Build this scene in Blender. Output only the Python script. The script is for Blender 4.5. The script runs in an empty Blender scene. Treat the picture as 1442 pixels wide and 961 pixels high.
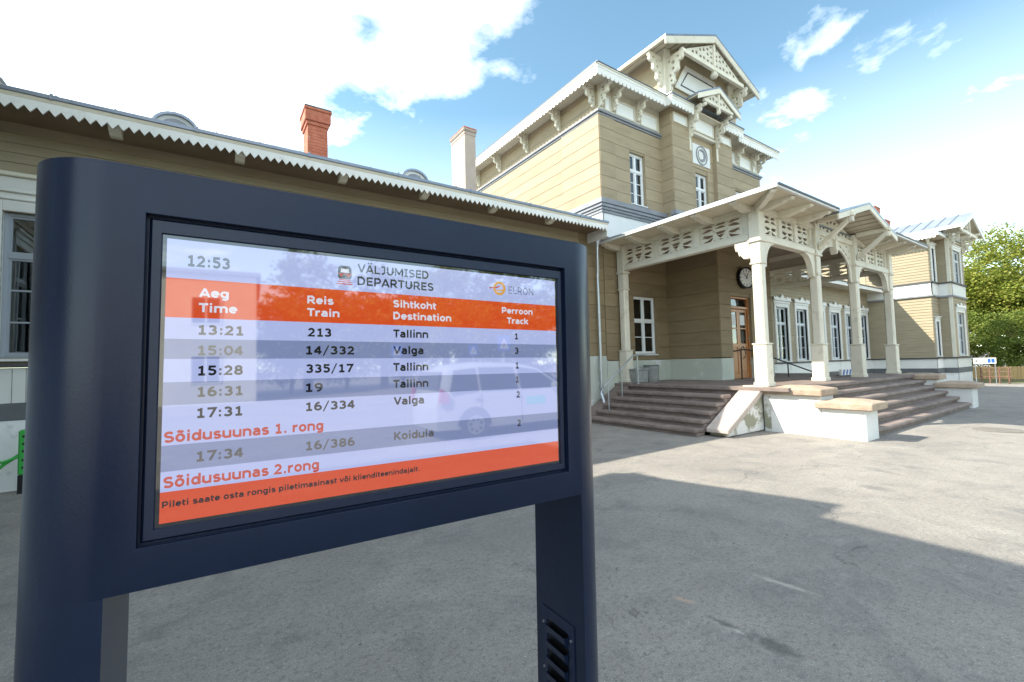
import bpy, bmesh, math, random
from mathutils import Vector, Matrix
random.seed(7)
R = math.radians
scene = bpy.context.scene
col = scene.collection

# ------------------------------------------------------------------ camera
cam_data = bpy.data.cameras.new('camera')
cam = bpy.data.objects.new('camera', cam_data)
col.objects.link(cam)
cam_data.sensor_width = 36
cam_data.lens = 15.605
cam_data.clip_start = 0.05
cam_data.clip_end = 2000
CR = Matrix(((0.8277239, -0.0075692, -0.5610845), (-0.5605653, -0.0562239, -0.8261994), (-0.0252927, 0.9983895, -0.0507809)))
cam.matrix_world = Matrix.Translation((0, 0, 1.6)) @ CR.to_4x4()
scene.camera = cam

# ------------------------------------------------------------------ world and sun
SUN_EL = math.atan2(1.0, math.hypot(1.0, .604))
world = bpy.data.worlds.new('World')
scene.world = world
world.use_nodes = True
wn, wl = world.node_tree.nodes, world.node_tree.links
wn.clear()


def N(nodes, typ, **kw):
    n = nodes.new(typ)
    for k, v in kw.items():
        if k.startswith('i_'):
            n.inputs[int(k[2:]) if k[2:].isdigit() else k[2:]].default_value = v
        else:
            setattr(n, k, v)
    return n


def math_node(nodes, links, op, a, b=None, clamp=False):
    n = nodes.new('ShaderNodeMath')
    n.operation = op
    n.use_clamp = clamp
    for i, v in enumerate((a, b)):
        if v is None:
            continue
        if isinstance(v, (int, float)):
            n.inputs[i].default_value = v
        else:
            links.new(v, n.inputs[i])
    return n.outputs[0]


def build_world():
    sky = N(wn, 'ShaderNodeTexSky', sky_type='NISHITA', sun_disc=False)
    sky.sun_elevation = SUN_EL
    sky.sun_rotation = math.atan2(-1.0, .604)
    sky.air_density = 0.8
    sky.dust_density = 0.05
    sky.ozone_density = 1.0
    tc = N(wn, 'ShaderNodeTexCoord')
    sep = N(wn, 'ShaderNodeSeparateXYZ')
    wl.new(tc.outputs['Generated'], sep.inputs[0])
    X, Y, Z = sep.outputs
    zz = math_node(wn, wl, 'MAXIMUM', Z, 0.0)
    den = math_node(wn, wl, 'ADD', zz, 0.10)
    cx = math_node(wn, wl, 'DIVIDE', X, den)
    cy = math_node(wn, wl, 'DIVIDE', Y, den)
    comb = N(wn, 'ShaderNodeCombineXYZ')
    wl.new(cx, comb.inputs[0])
    wl.new(cy, comb.inputs[1])
    n1 = N(wn, 'ShaderNodeTexNoise', i_Scale=2.7, i_Detail=12.0, i_Roughness=0.60, i_Distortion=0.2)
    wl.new(comb.outputs[0], n1.inputs['Vector'])
    n2 = N(wn, 'ShaderNodeTexNoise', i_Scale=0.42, i_Detail=3.0, i_Roughness=0.5)
    wl.new(comb.outputs[0], n2.inputs['Vector'])
    # the big cloud bank stands on the sun's side of the sky, the rest in view is broken cloud
    def bank(v, lo, hi):
        d = N(wn, 'ShaderNodeVectorMath', operation='DOT_PRODUCT')
        wl.new(tc.outputs['Generated'], d.inputs[0])
        d.inputs[1].default_value = Vector(v).normalized()
        m = N(wn, 'ShaderNodeMapRange', i_1=lo, i_2=hi)
        m.interpolation_type = 'SMOOTHSTEP'
        wl.new(d.outputs['Value'], m.inputs[0])
        return m.outputs[0]
    def wsum(base, terms):
        for m_, k in terms:
            base = math_node(wn, wl, 'ADD', base, math_node(wn, wl, 'MULTIPLY', m_, k))
        return base
    b1 = bank((-.234, .836, .496), .86, .995)
    b2 = bank((.10, .72, .69), .93, .998)
    b3 = bank((.36, .62, .70), .965, .999)
    b4 = bank((.844, .236, .482), .988, .999)
    b5 = bank((.835, .318, .449), .992, .999)
    b6 = bank((.80, .50, .33), .975, .999)
    b7 = bank((.90, .26, .31), .965, .998)
    b8_fill = bank((-.50, -.45, .72), .15, .85)  # unseen cloud overhead and behind the camera, added to brighten the shade
    s = math_node(wn, wl, 'MULTIPLY', n1.outputs[0], 0.85)
    s = wsum(s, ((n2.outputs[0], 0.16), (b1, .30), (b2, .17), (b3, .13), (b4, .055), (b5, .06), (b6, .08), (b7, .04), (b8_fill, .195)))
    cr = N(wn, 'ShaderNodeMapRange', i_1=0.595, i_2=1.25)
    wl.new(s, cr.inputs[0])
    low = N(wn, 'ShaderNodeMapRange', i_1=0.50, i_2=0.05, i_3=0.0, i_4=0.17)
    wl.new(Z, low.inputs[0])
    cover = math_node(wn, wl, 'MAXIMUM', cr.outputs[0], low.outputs[0])
    mix = N(wn, 'ShaderNodeMixRGB')
    wl.new(cover, mix.inputs[0])
    tint = N(wn, 'ShaderNodeMixRGB', blend_type='MULTIPLY', i_0=1.0)
    wl.new(sky.outputs[0], tint.inputs[1])
    tint.inputs[2].default_value = (1.02, 1.17, .96, 1)
    wl.new(tint.outputs[0], mix.inputs[1])
    mix.inputs[2].default_value = (21.0, 20.3, 19.8, 1)
    bg = N(wn, 'ShaderNodeBackground', i_Strength=0.104)
    wl.new(mix.outputs[0], bg.inputs[0])
    out = N(wn, 'ShaderNodeOutputWorld')
    wl.new(bg.outputs[0], out.inputs[0])


build_world()
sun_data = bpy.data.lights.new('sun', 'SUN')
sun_data.energy = 2.95
sun_data.angle = R(0.5)
sun_data.color = (1.0, 0.92, 0.78)
sun = bpy.data.objects.new('sun', sun_data)
col.objects.link(sun)
sun.rotation_mode = 'QUATERNION'
sun.rotation_quaternion = Vector((1.0, -.604, -1.0)).to_track_quat('-Z', 'Y')
vs = scene.view_settings
scene.display_settings.display_device = 'sRGB'
vs.view_transform = 'Standard'
vs.look = 'None'
vs.exposure = 1.75
vs.gamma = 1.0


# ------------------------------------------------------------------ materials
def mat(name, c, rough=0.6, c2=None, scale=4.0, detail=5.0, bump=0.0, bscale=None, metal=0.0, lo=.35, hi=.65,
        stretch=None, spec=0.5, distort=0.0, c3=None, s3=1.0, t3=(.6, .7), coat=0.0):
    m = bpy.data.materials.new(name)
    m.use_nodes = True
    nt = m.node_tree
    n, l = nt.nodes, nt.links
    b = n['Principled BSDF']
    b.inputs['Roughness'].default_value = rough
    b.inputs['Metallic'].default_value = metal
    b.inputs['Specular IOR Level'].default_value = spec
    b.inputs['Coat Weight'].default_value = coat
    b.inputs['Base Color'].default_value = (*c, 1)
    tc = N(n, 'ShaderNodeTexCoord')
    mp = N(n, 'ShaderNodeMapping')
    l.new(tc.outputs['Object'], mp.inputs[0])
    geo = N(n, 'ShaderNodeObjectInfo')
    addv = N(n, 'ShaderNodeVectorMath', operation='ADD')
    rnd = N(n, 'ShaderNodeVectorMath', operation='SCALE')
    rnd.inputs[0].default_value = (13.1, 7.7, 5.3)
    l.new(geo.outputs['Random'], rnd.inputs['Scale'])
    l.new(mp.outputs[0], addv.inputs[0])
    l.new(rnd.outputs[0], addv.inputs[1])
    V = addv.outputs[0]
    if stretch:
        mp.inputs['Scale'].default_value = stretch
    last = None
    if c2:
        t = N(n, 'ShaderNodeTexNoise', i_Scale=scale, i_Detail=detail, i_Roughness=0.6, i_Distortion=distort)
        l.new(V, t.inputs['Vector'])
        r = N(n, 'ShaderNodeValToRGB')
        r.color_ramp.elements[0].position = lo
        r.color_ramp.elements[1].position = hi
        r.color_ramp.elements[0].color = (*c, 1)
        r.color_ramp.elements[1].color = (*c2, 1)
        l.new(t.outputs[0], r.inputs[0])
        last = r.outputs[0]
    if c3:
        t = N(n, 'ShaderNodeTexNoise', i_Scale=s3, i_Detail=7.0, i_Roughness=0.65)
        l.new(V, t.inputs['Vector'])
        r = N(n, 'ShaderNodeMapRange', i_1=t3[0], i_2=t3[1])
        l.new(t.outputs[0], r.inputs[0])
        mx = N(n, 'ShaderNodeMixRGB')
        l.new(r.outputs[0], mx.inputs[0])
        if last:
            l.new(last, mx.inputs[1])
        else:
            mx.inputs[1].default_value = (*c, 1)
        mx.inputs[2].default_value = (*c3, 1)
        last = mx.outputs[0]
    if last:
        hv = N(n, 'ShaderNodeHueSaturation')
        vr = N(n, 'ShaderNodeMapRange', i_3=.90, i_4=1.07)
        l.new(geo.outputs['Random'], vr.inputs[0])
        l.new(vr.outputs[0], hv.inputs['Value'])
        l.new(last, hv.inputs['Color'])
        l.new(hv.outputs[0], b.inputs['Base Color'])
    if bump:
        t = N(n, 'ShaderNodeTexNoise', i_Scale=bscale or scale * 4, i_Detail=6.0)
        l.new(V, t.inputs['Vector'])
        bp = N(n, 'ShaderNodeBump', i_Strength=bump, i_Distance=0.02)
        l.new(t.outputs[0], bp.inputs['Height'])
        l.new(bp.outputs[0], b.inputs['Normal'])
    return m


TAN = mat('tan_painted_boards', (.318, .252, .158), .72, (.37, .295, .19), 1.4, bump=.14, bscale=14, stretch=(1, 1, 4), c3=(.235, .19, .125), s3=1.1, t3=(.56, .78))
TANG = mat('brown_boards_shade_darkened', (.215, .160, .088), .72, (.25, .19, .11), 1.4, bump=.14, bscale=14, stretch=(1, 1, 4), c3=(.16, .12, .07), s3=1.1, t3=(.56, .78))  # browner ground-floor paint, darkened further for the shade inside the portico
TAN2 = mat('tan_painted_siding', (.305, .255, .168), .75, (.355, .298, .20), 1.2, bump=.15, bscale=14, stretch=(1, 1, 5), c3=(.29, .24, .15), s3=.7, t3=(.58, .75))
CREAM = mat('cream_painted_timber', (.64, .60, .49), .6, (.70, .66, .55), 2.2, bump=.14, bscale=20, c3=(.44, .41, .33), s3=3.2, t3=(.56, .78))
WHITE = mat('white_painted_timber', (.70, .70, .66), .55, (.77, .76, .72), 1.8, bump=.10, bscale=18, c3=(.52, .51, .46), s3=3.0, t3=(.58, .80))
PANEL = mat('white_panel_paint', (.80, .80, .78), .6, (.74, .75, .74), 1.6)
LEDGE = mat('grey_painted_ledge', (.21, .22, .24), .55, (.27, .28, .30), 2.0)
DGREY = mat('dark_grey_painted_band', (.10, .11, .115), .65, (.14, .145, .15), 2.0, bump=.1)
DARKLINE = mat('dark_brown_grey_trim', (.07, .065, .065), .6)
JOINT = mat('soffit_board_joint', (.30, .265, .20), .8)
CEIL = mat('shade_darkened_porch_ceiling', (.27, .22, .155), .8, (.32, .26, .19), 2)  # soffit colour darkened to stand for the dimness inside the portico
BROWN = mat('shade_browned_soffit', (.17, .12, .075), .8, (.21, .15, .095), 2)  # wing soffit painted darker to imitate the weak light under the eave
SOFFIT = mat('cream_soffit_boards', (.56, .50, .38), .7, (.62, .56, .43), 1.5, stretch=(1, 6, 1))
DADO = mat('pale_green_plaster', (.46, .49, .43), .85, (.53, .56, .49), 1.3, bump=.2, bscale=18, c3=(.66, .68, .68), s3=1.3, t3=(.60, .64))
PLINTH = mat('white_rendered_plinth', (.72, .72, .71), .85, (.78, .78, .76), 1.6, bump=.45, bscale=9, c3=(.46, .44, .40), s3=2.6, t3=(.57, .72))
PEEL = mat('peeling_plaster', (.70, .70, .68), .9, (.30, .30, .22), 2.6, bump=.6, bscale=16, lo=.45, hi=.52, distort=.4, c3=(.48, .45, .40), s3=4.0, t3=(.55, .62))
PALES = mat('sun_lightened_stone', (.46, .38, .33), .8, (.55, .47, .42), 3.0, bump=.35, bscale=26, c3=(.34, .27, .23), s3=2, t3=(.56, .72))  # stone lightened to imitate strong sun on the street-side cheek
STEP = mat('reddish_stone_steps', (.185, .145, .128), .75, (.27, .215, .19), 3.0, bump=.25, bscale=30, c3=(.14, .105, .095), s3=1.4, t3=(.55, .72))
COPE = mat('brown_stone_coping', (.36, .27, .20), .85, (.47, .37, .28), 4.0, bump=.7, bscale=22, c3=(.25, .19, .15), s3=2.2, t3=(.55, .7))
ROOF = mat('zinc_roof_sheet', (.22, .25, .30), .38, (.30, .33, .38), 1.5, metal=.6, c3=(.16, .18, .22), s3=3, t3=(.55, .7))
TIN = mat('pale_tin_roof_sheet', (.34, .37, .41), .4, (.42, .45, .48), 1.0, metal=.5)
ROOFEDGE = mat('dark_roof_edge', (.075, .08, .09), .5, metal=.3)
BRICK = mat('red_chimney_brick', (.42, .115, .065), .85, (.52, .18, .10), 9, bump=.5, bscale=30, c3=(.60, .42, .34), s3=7, t3=(.66, .72))
BRICKW = mat('lime_washed_chimney', (.50, .41, .34), .85, (.43, .35, .29), 2.5, bump=.3, bscale=22, c3=(.48, .25, .19), s3=2.0, t3=(.66, .71))
SASH = mat('pale_blue_sash_paint', (.52, .57, .60), .5, (.58, .62, .64), 2)
SASHW = mat('white_sash_paint', (.74, .76, .76), .5)
SASHG = mat('grey_sash_paint', (.30, .33, .37), .45)
DARK = mat('dark_room', (.035, .037, .035), .9)
CURT = mat('pale_curtain', (.55, .54, .48), .9, (.44, .43, .38), 6, stretch=(6, 6, .3))
DOOR = mat('varnished_door_wood', (.40, .155, .045), .35, (.50, .22, .075), 3, stretch=(8, 8, .8), bump=.08, bscale=10, c3=(.28, .10, .035), s3=3, t3=(.58, .75))
IRON = mat('black_iron', (.02, .02, .022), .45, metal=.5)
STEEL = mat('galvanised_steel', (.50, .53, .56), .32, (.42, .45, .48), 6, metal=.85)
CONC = mat('grey_concrete', (.22, .23, .22), .9, (.30, .31, .29), 5, bump=.4, bscale=30)
NAVY = mat('navy_powder_coat', (.008, .0155, .040), .27, (.010, .0185, .047), 3, bump=.035, bscale=200, spec=.36)
NAVY2 = mat('dark_bezel_coat', (.009, .017, .044), .34, bump=.03, bscale=260)
BLACK = mat('black_plastic', (.006, .006, .007), .3)
GREEN = mat('green_powder_coat', (.03, .36, .05), .4)
FENCEW = mat('yellow_fence_boards', (.58, .38, .16), .75, (.66, .46, .22), 5, stretch=(3, 3, .5), bump=.1)
RAILR = mat('rusty_brown_rail', (.16, .075, .055), .6, (.22, .12, .09), 6)
BARK = mat('tree_bark', (.10, .075, .05), .9, (.16, .12, .085), 6, bump=.8, bscale=12, stretch=(1, 1, .3))
PALEHOUSE = mat('pale_house_render', (.62, .60, .54), .85, (.68, .66, .60), 1)
CARPAINT = mat('silver_car_paint', (.50, .52, .55), .3, metal=.25, coat=.6)
TYRE = mat('black_tyre', (.02, .02, .02), .8)
RIM = mat('alloy_rim', (.55, .56, .58), .3, metal=.8)
CARGLASS = mat('dark_car_glass', (.015, .018, .02), .05, spec=.9)
REDLAMP = mat('red_lamp_glass', (.45, .02, .02), .2)
TEAL = mat('teal_sticker', (.05, .50, .42), .5)
BLUE = mat('blue_sign_face', (.02, .10, .42), .4)
CLOCKF = mat('white_clock_face', (.72, .72, .70), .35)


def glass_mat(name, tint, refl=1.55):
    m = bpy.data.materials.new(name)
    m.use_nodes = True
    n, l = m.node_tree.nodes, m.node_tree.links
    n.clear()
    tr = N(n, 'ShaderNodeBsdfTransparent', i_Color=(*tint, 1))
    gl = N(n, 'ShaderNodeBsdfGlossy', i_Roughness=0.02)
    fr = N(n, 'ShaderNodeFresnel', i_IOR=refl)
    tc = N(n, 'ShaderNodeTexCoord')
    no = N(n, 'ShaderNodeTexNoise', i_Scale=2.2, i_Detail=1.0)
    l.new(tc.outputs['Object'], no.inputs[0])
    bp = N(n, 'ShaderNodeBump', i_Strength=0.025, i_Distance=0.05)
    l.new(no.outputs[0], bp.inputs['Height'])
    l.new(bp.outputs[0], gl.inputs['Normal'])
    mx = N(n, 'ShaderNodeMixShader')
    l.new(fr.outputs[0], mx.inputs[0])
    l.new(tr.outputs[0], mx.inputs[1])
    l.new(gl.outputs[0], mx.inputs[2])
    o = N(n, 'ShaderNodeOutputMaterial')
    l.new(mx.outputs[0], o.inputs[0])
    return m


GLASS = glass_mat('window_glass', (.78, .82, .84), 2.2)


def screen_mat(name, c, e=1.0):
    m = bpy.data.materials.new(name)
    m.use_nodes = True
    b = m.node_tree.nodes['Principled BSDF']
    b.inputs['Base Color'].default_value = (.010, .010, .012, 1)
    b.inputs['Roughness'].default_value = 0.03
    b.inputs['IOR'].default_value = 2.25
    b.inputs['Emission Color'].default_value = (*c, 1)
    b.inputs['Emission Strength'].default_value = e
    return m


SE = 0.225
S_WHITE = screen_mat('screen_pale_blue', (.52, .60, 1.0), SE)
S_STRIPE = screen_mat('screen_blue_grey_stripe', (.25, .31, .56), SE)
S_ORANGE = screen_mat('screen_orange', (.80, .085, .010), SE)
S_TEXT = screen_mat('screen_black_lettering', (.002, .002, .004), SE)
S_GREY = screen_mat('screen_grey_lettering', (.07, .07, .09), SE)
S_OLIVE = screen_mat('screen_faded_lettering', (.09, .09, .10), SE)
S_RED = screen_mat('screen_red_lettering', (.60, .045, .012), SE)
S_LIGHT = screen_mat('screen_white_lettering', (.80, .84, 1.0), SE)
S_YEL = screen_mat('screen_yellow', (.85, .42, .03), SE)
S_OFF = screen_mat('screen_black_border', (0, 0, 0), 0)


def asphalt():
    m = bpy.data.materials.new('worn_asphalt')
    m.use_nodes = True
    n, l = m.node_tree.nodes, m.node_tree.links
    b = n['Principled BSDF']
    tc = N(n, 'ShaderNodeTexCoord')
    V = tc.outputs['Object']

    def noise(s, d=6.0, r=.6, dist=0.0):
        t = N(n, 'ShaderNodeTexNoise', i_Scale=s, i_Detail=d, i_Roughness=r, i_Distortion=dist)
        l.new(V, t.inputs['Vector'])
        return t.outputs[0]

    def ramp(v, lo, hi, a=0.0, bb=1.0):
        r = N(n, 'ShaderNodeMapRange', i_1=lo, i_2=hi, i_3=a, i_4=bb)
        l.new(v, r.inputs[0])
        return r.outputs[0]

    def mixc(f, a, c):
        x = N(n, 'ShaderNodeMixRGB')
        l.new(f, x.inputs[0])
        for i, v in ((1, a), (2, c)):
            if isinstance(v, tuple):
                x.inputs[i].default_value = (*v, 1)
            else:
                l.new(v, x.inputs[i])
        return x.outputs[0]
    def snoise(sx, sy, rot, sc_, d=6.0):
        mp_ = N(n, 'ShaderNodeMapping')
        mp_.inputs['Rotation'].default_value = (0, 0, rot)
        mp_.inputs['Scale'].default_value = (sx, sy, 1)
        l.new(V, mp_.inputs[0])
        t = N(n, 'ShaderNodeTexNoise', i_Scale=sc_, i_Detail=d, i_Roughness=.65, i_Distortion=.3)
        l.new(mp_.outputs[0], t.inputs['Vector'])
        return t.outputs[0]
    c = mixc(ramp(noise(.45, 5), .35, .65), (0.280, 0.256, 0.230), (0.392, 0.358, 0.312))
    c = mixc(ramp(noise(1.9, 9, .68, .6), .50, .68, 0, .8), c, (0.187, 0.182, 0.175))
    c = mixc(ramp(noise(1.0, 10, .74, 1.1), .50, .66, 0, .75), c, (0.430, 0.403, 0.355))
    c = mixc(ramp(snoise(.35, 3.2, .5, 1.1), .58, .72, 0, .35), c, (0.505, 0.483, 0.440))
    c = mixc(ramp(snoise(3.4, .3, .25, 1.3), .62, .74, 0, .3), c, (0.163, 0.160, 0.156))
    c = mixc(ramp(noise(9, 8, .75), .54, .66, 0, .5), c, (0.430, 0.414, 0.377))
    c = mixc(ramp(noise(30, 4, .7), .50, .64, 0, .6), c, (0.150, 0.147, 0.144))
    c = mixc(ramp(noise(110, 2), .35, .7, 0, .6), c, (0.125, 0.125, 0.125))
    c = mixc(ramp(noise(75, 2), .67, .72, 0, .9), c, (0.645, 0.645, 0.645))
    c = mixc(ramp(noise(190, 2), .64, .72, 0, .9), c, (0.623, 0.612, 0.581))
    # worn holes where the top layer has broken away
    for (px, py, kx, ky, rot, colr, rad) in ((2.60, 1.33, 2.6, 1.0, .02, (.085, .083, .08), .20), (2.58, 1.60, 4.0, 1.0, .05, (.09, .088, .085), .12), (2.57, 1.50, 3.0, 1.0, .0, (.55, .53, .50), .05), (2.62, 1.90, 3.0, 1.0, .35, (.50, .36, .27), .09),
                                             (3.35, 1.62, 6.0, 1.0, .12, (.50, .46, .40), .22), (6.6, 2.05, 1.5, 1.0, .2, (.15, .145, .14), .20), (2.0, 2.3, 1.5, 1.0, .6, (.16, .158, .15), .20)):
        mp = N(n, 'ShaderNodeMapping', vector_type='TEXTURE')
        mp.inputs['Location'].default_value = (px, py, 0)
        mp.inputs['Rotation'].default_value = (0, 0, rot)
        mp.inputs['Scale'].default_value = (1 / kx, 1 / ky, 1)
        l.new(V, mp.inputs[0])
        ln = N(n, 'ShaderNodeVectorMath', operation='LENGTH')
        l.new(mp.outputs[0], ln.inputs[0])
        dd = math_node(n, l, 'ADD', ln.outputs['Value'], math_node(n, l, 'MULTIPLY', math_node(n, l, 'SUBTRACT', noise(9, 9, .75), .5), rad * 2.6))
        c = mixc(ramp(dd, rad, rad * .35, 0, .68), c, colr)
    # fine meandering cracks
    v = N(n, 'ShaderNodeTexVoronoi', i_Scale=.42)
    v.feature = 'DISTANCE_TO_EDGE'
    w = N(n, 'ShaderNodeTexNoise', i_Scale=1.7, i_Detail=6.0)
    l.new(V, w.inputs['Vector'])
    a = N(n, 'ShaderNodeVectorMath', operation='MULTIPLY_ADD')
    l.new(w.outputs['Color'], a.inputs[0])
    a.inputs[1].default_value = (.9, .9, .9)
    l.new(V, a.inputs[2])
    l.new(a.outputs[0], v.inputs['Vector'])
    crk = ramp(v.outputs['Distance'], .0, .006, .45, 0)
    crk = math_node(n, l, 'MULTIPLY', crk, ramp(noise(.8, 3), .5, .6))
    c = mixc(crk, c, (.06, .06, .06))
    l.new(c, b.inputs['Base Color'])
    b.inputs['Roughness'].default_value = .85
    h = math_node(n, l, 'ADD', noise(130, 3), math_node(n, l, 'MULTIPLY', noise(6, 6), 1.2))
    h = math_node(n, l, 'SUBTRACT', h, math_node(n, l, 'MULTIPLY', crk, 2.0))
    bp = N(n, 'ShaderNodeBump', i_Strength=.8, i_Distance=0.012)
    l.new(h, bp.inputs['Height'])
    l.new(bp.outputs[0], b.inputs['Normal'])
    return m


ASPHALT = asphalt()
PATCHM = mat('dark_repair_asphalt', (.075, .075, .075), .85, (.12, .118, .115), 9, bump=.8, bscale=90, c3=(.24, .23, .21), s3=5, t3=(.58, .68))
WORNM = mat('pale_worn_asphalt', (.25, .235, .21), .9, (.18, .175, .165), 9, bump=.6, bscale=90)
GRASSM = mat('dry_grass', (.10, .12, .04), .9, (.20, .18, .08), 3, bump=.6, bscale=30)
WHITEPAINT = mat('worn_white_road_paint', (.75, .75, .72), .8, (.45, .45, .42), 14)


def leaf_mat(name, a, b_, c):
    m = bpy.data.materials.new(name)
    m.use_nodes = True
    n, l = m.node_tree.nodes, m.node_tree.links
    b = n['Principled BSDF']
    g = N(n, 'ShaderNodeNewGeometry')
    r = N(n, 'ShaderNodeValToRGB')
    r.color_ramp.elements[0].color = (*a, 1)
    r.color_ramp.elements[1].color = (*c, 1)
    e = r.color_ramp.elements.new(.5)
    e.color = (*b_, 1)
    l.new(g.outputs['Random Per Island'], r.inputs[0])
    l.new(r.outputs[0], b.inputs['Base Color'])
    b.inputs['Roughness'].default_value = .6
    b.inputs['Specular IOR Level'].default_value = .25
    tr = N(n, 'ShaderNodeBsdfTranslucent')
    l.new(r.outputs[0], tr.inputs[0])
    mx = N(n, 'ShaderNodeMixShader', i_0=.38)
    l.new(b.outputs[0], mx.inputs[1])
    l.new(tr.outputs[0], mx.inputs[2])
    l.new(mx.outputs[0], n['Material Output'].inputs[0])
    return m


LEAF_Y = leaf_mat('yellow_green_leaves', (.15, .21, .035), (.25, .29, .048), (.38, .37, .08))
LEAF_G = leaf_mat('dark_green_leaves', (.10, .16, .035), (.17, .23, .045), (.29, .32, .07))


# ------------------------------------------------------------------ mesh helpers
class MB:
    def __init__(s):
        s.v, s.f = [], []

    def add(s, vs_, fs):
        o = len(s.v)
        s.v += [tuple(p) for p in vs_]
        s.f += [tuple(i + o for i in f) for f in fs]
        return s

    def box(s, x0, y0, z0, x1, y1, z1):
        return s.add([(x0, y0, z0), (x1, y0, z0), (x1, y1, z0), (x0, y1, z0), (x0, y0, z1), (x1, y0, z1), (x1, y1, z1), (x0, y1, z1)],
                     [(0, 3, 2, 1), (4, 5, 6, 7), (0, 1, 5, 4), (1, 2, 6, 5), (2, 3, 7, 6), (3, 0, 4, 7)])

    def hexa(s, p):  # eight corners, order as in box
        return s.add(p, [(0, 3, 2, 1), (4, 5, 6, 7), (0, 1, 5, 4), (1, 2, 6, 5), (2, 3, 7, 6), (3, 0, 4, 7)])

    def prism(s, poly, a, b, ax='y'):  # poly in the other two axes
        n = len(poly)
        def P(q, t):
            return {'x': (t, q[0], q[1]), 'y': (q[0], t, q[1]), 'z': (q[0], q[1], t)}[ax]
        vs_ = [P(q, a) for q in poly] + [P(q, b) for q in poly]
        return s.add(vs_, [tuple(range(n)), tuple(range(2 * n - 1, n - 1, -1))] + [(i, i + n, (i + 1) % n + n, (i + 1) % n) for i in range(n)])

    def tube(s, pts, r, seg=8, caps=True):
        pts = [Vector(p) for p in pts]
        rr = r if isinstance(r, (list, tuple)) else [r] * len(pts)
        rings = []
        for i, p in enumerate(pts):
            a = pts[max(i - 1, 0)]
            b = pts[min(i + 1, len(pts) - 1)]
            t = (b - a).normalized()
            up = Vector((0, 0, 1)) if abs(t.z) < .95 else Vector((1, 0, 0))
            u = t.cross(up).normalized()
            w = t.cross(u)
            rings.append([p + (u * math.cos(k * 2 * math.pi / seg) + w * math.sin(k * 2 * math.pi / seg)) * rr[i] for k in range(seg)])
        fs = []
        for i in range(len(pts) - 1):
            for k in range(seg):
                k2 = (k + 1) % seg
                fs.append((i * seg + k, i * seg + k2, (i + 1) * seg + k2, (i + 1) * seg + k))
        if caps:
            fs += [tuple(range(seg - 1, -1, -1)), tuple((len(pts) - 1) * seg + k for k in range(seg))]
        return s.add([q for r_ in rings for q in r_], fs)

    def lathe(s, prof, seg=20, c=(0, 0, 0)):
        fs, vs_ = [], []
        for r, z in prof:
            vs_ += [(c[0] + r * math.cos(k * 2 * math.pi / seg), c[1] + r * math.sin(k * 2 * math.pi / seg), c[2] + z) for k in range(seg)]
        for i in range(len(prof) - 1):
            for k in range(seg):
                k2 = (k + 1) % seg
                fs.append((i * seg + k, i * seg + k2, (i + 1) * seg + k2, (i + 1) * seg + k))
        fs += [tuple(range(seg - 1, -1, -1)), tuple((len(prof) - 1) * seg + k for k in range(seg))]
        return s.add(vs_, fs)

    def xf(s, M):
        s.v = [tuple(M @ Vector(p)) for p in s.v]
        return s

    def mesh(s, name, m, smooth=None):
        me = bpy.data.meshes.new(name)
        me.from_pydata(s.v, [], s.f)
        bm = bmesh.new()
        bm.from_mesh(me)
        bmesh.ops.recalc_face_normals(bm, faces=bm.faces)
        bm.to_mesh(me)
        bm.free()
        if m:
            me.materials.append(m)
        if smooth:
            for p in me.polygons:
                p.use_smooth = True
            me.set_sharp_from_angle(angle=R(smooth))
        return me


def link(name, me, parent=None, F=(0, 0, 0, 0), bevel=0):
    o = bpy.data.objects.new(name, me)
    col.objects.link(o)
    o.location = F[:3]
    if len(F) > 3 and F[3]:
        o.rotation_euler = (0, 0, F[3])
    if parent:
        o.parent = parent
    if bevel:
        b = o.modifiers.new('bevel', 'BEVEL')
        b.width = bevel
        b.segments = 1
        b.limit_method = 'ANGLE'
        b.angle_limit = R(50)
    return o


def put(name, mb, m, parent=None, F=(0, 0, 0, 0), smooth=None, bevel=0):
    return link(name, mb.mesh(name, m, smooth), parent, F, bevel)


def bx(name, x0, y0, z0, x1, y1, z1, m, parent=None, F=(0, 0, 0, 0), bevel=0):
    return put(name, MB().box(x0, y0, z0, x1, y1, z1), m, parent, F, None, bevel)


def tag(o, label, cat, group=None):
    o['label'] = label
    o['category'] = cat
    if group:
        o['group'] = group
    return o


def thing(name, label, cat, loc=(0, 0, 0), rz=0, group=None):
    o = bpy.data.objects.new(name, None)
    col.objects.link(o)
    o.location = loc
    o.rotation_euler = (0, 0, rz)
    o.empty_display_size = .3
    return tag(o, label, cat, group)


def FW(F, u, d, z):  # point of a face frame in world
    c, s = math.cos(F[3]), math.sin(F[3])
    return (F[0] + u * c - d * s, F[1] + u * s + d * c, F[2] + z, F[3])


def duptree(o, loc=None, rz=None, parent=None, label=None):
    c = o.copy()
    col.objects.link(c)
    if parent:
        c.parent = parent
    if loc is not None:
        c.location = loc
    if rz is not None:
        c.rotation_euler = (0, 0, rz)
    if label:
        c['label'] = label
    for ch in o.children:
        duptree(ch, parent=c)
    return c


_fc = {}


def curve_mesh(name, polys, t, m):
    """flat board of thickness t standing in xz, outline polys[0] with the openings polys[1:]"""
    cu = bpy.data.curves.new(name, 'CURVE')
    cu.dimensions = '2D'
    cu.fill_mode = 'BOTH'
    cu.extrude = t / 2
    for p in polys:
        s = cu.splines.new('POLY')
        s.points.add(len(p) - 1)
        for i, q in enumerate(p):
            s.points[i].co = (q[0], q[1], 0, 1)
        s.use_cyclic_u = True
    o = bpy.data.objects.new(name, cu)
    me = bpy.data.meshes.new_from_object(o)
    bpy.data.objects.remove(o)
    bpy.data.curves.remove(cu)
    me.transform(Matrix.Rotation(R(90), 4, 'X'))
    me.materials.clear()
    me.materials.append(m)
    me.name = name
    return me


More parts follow.
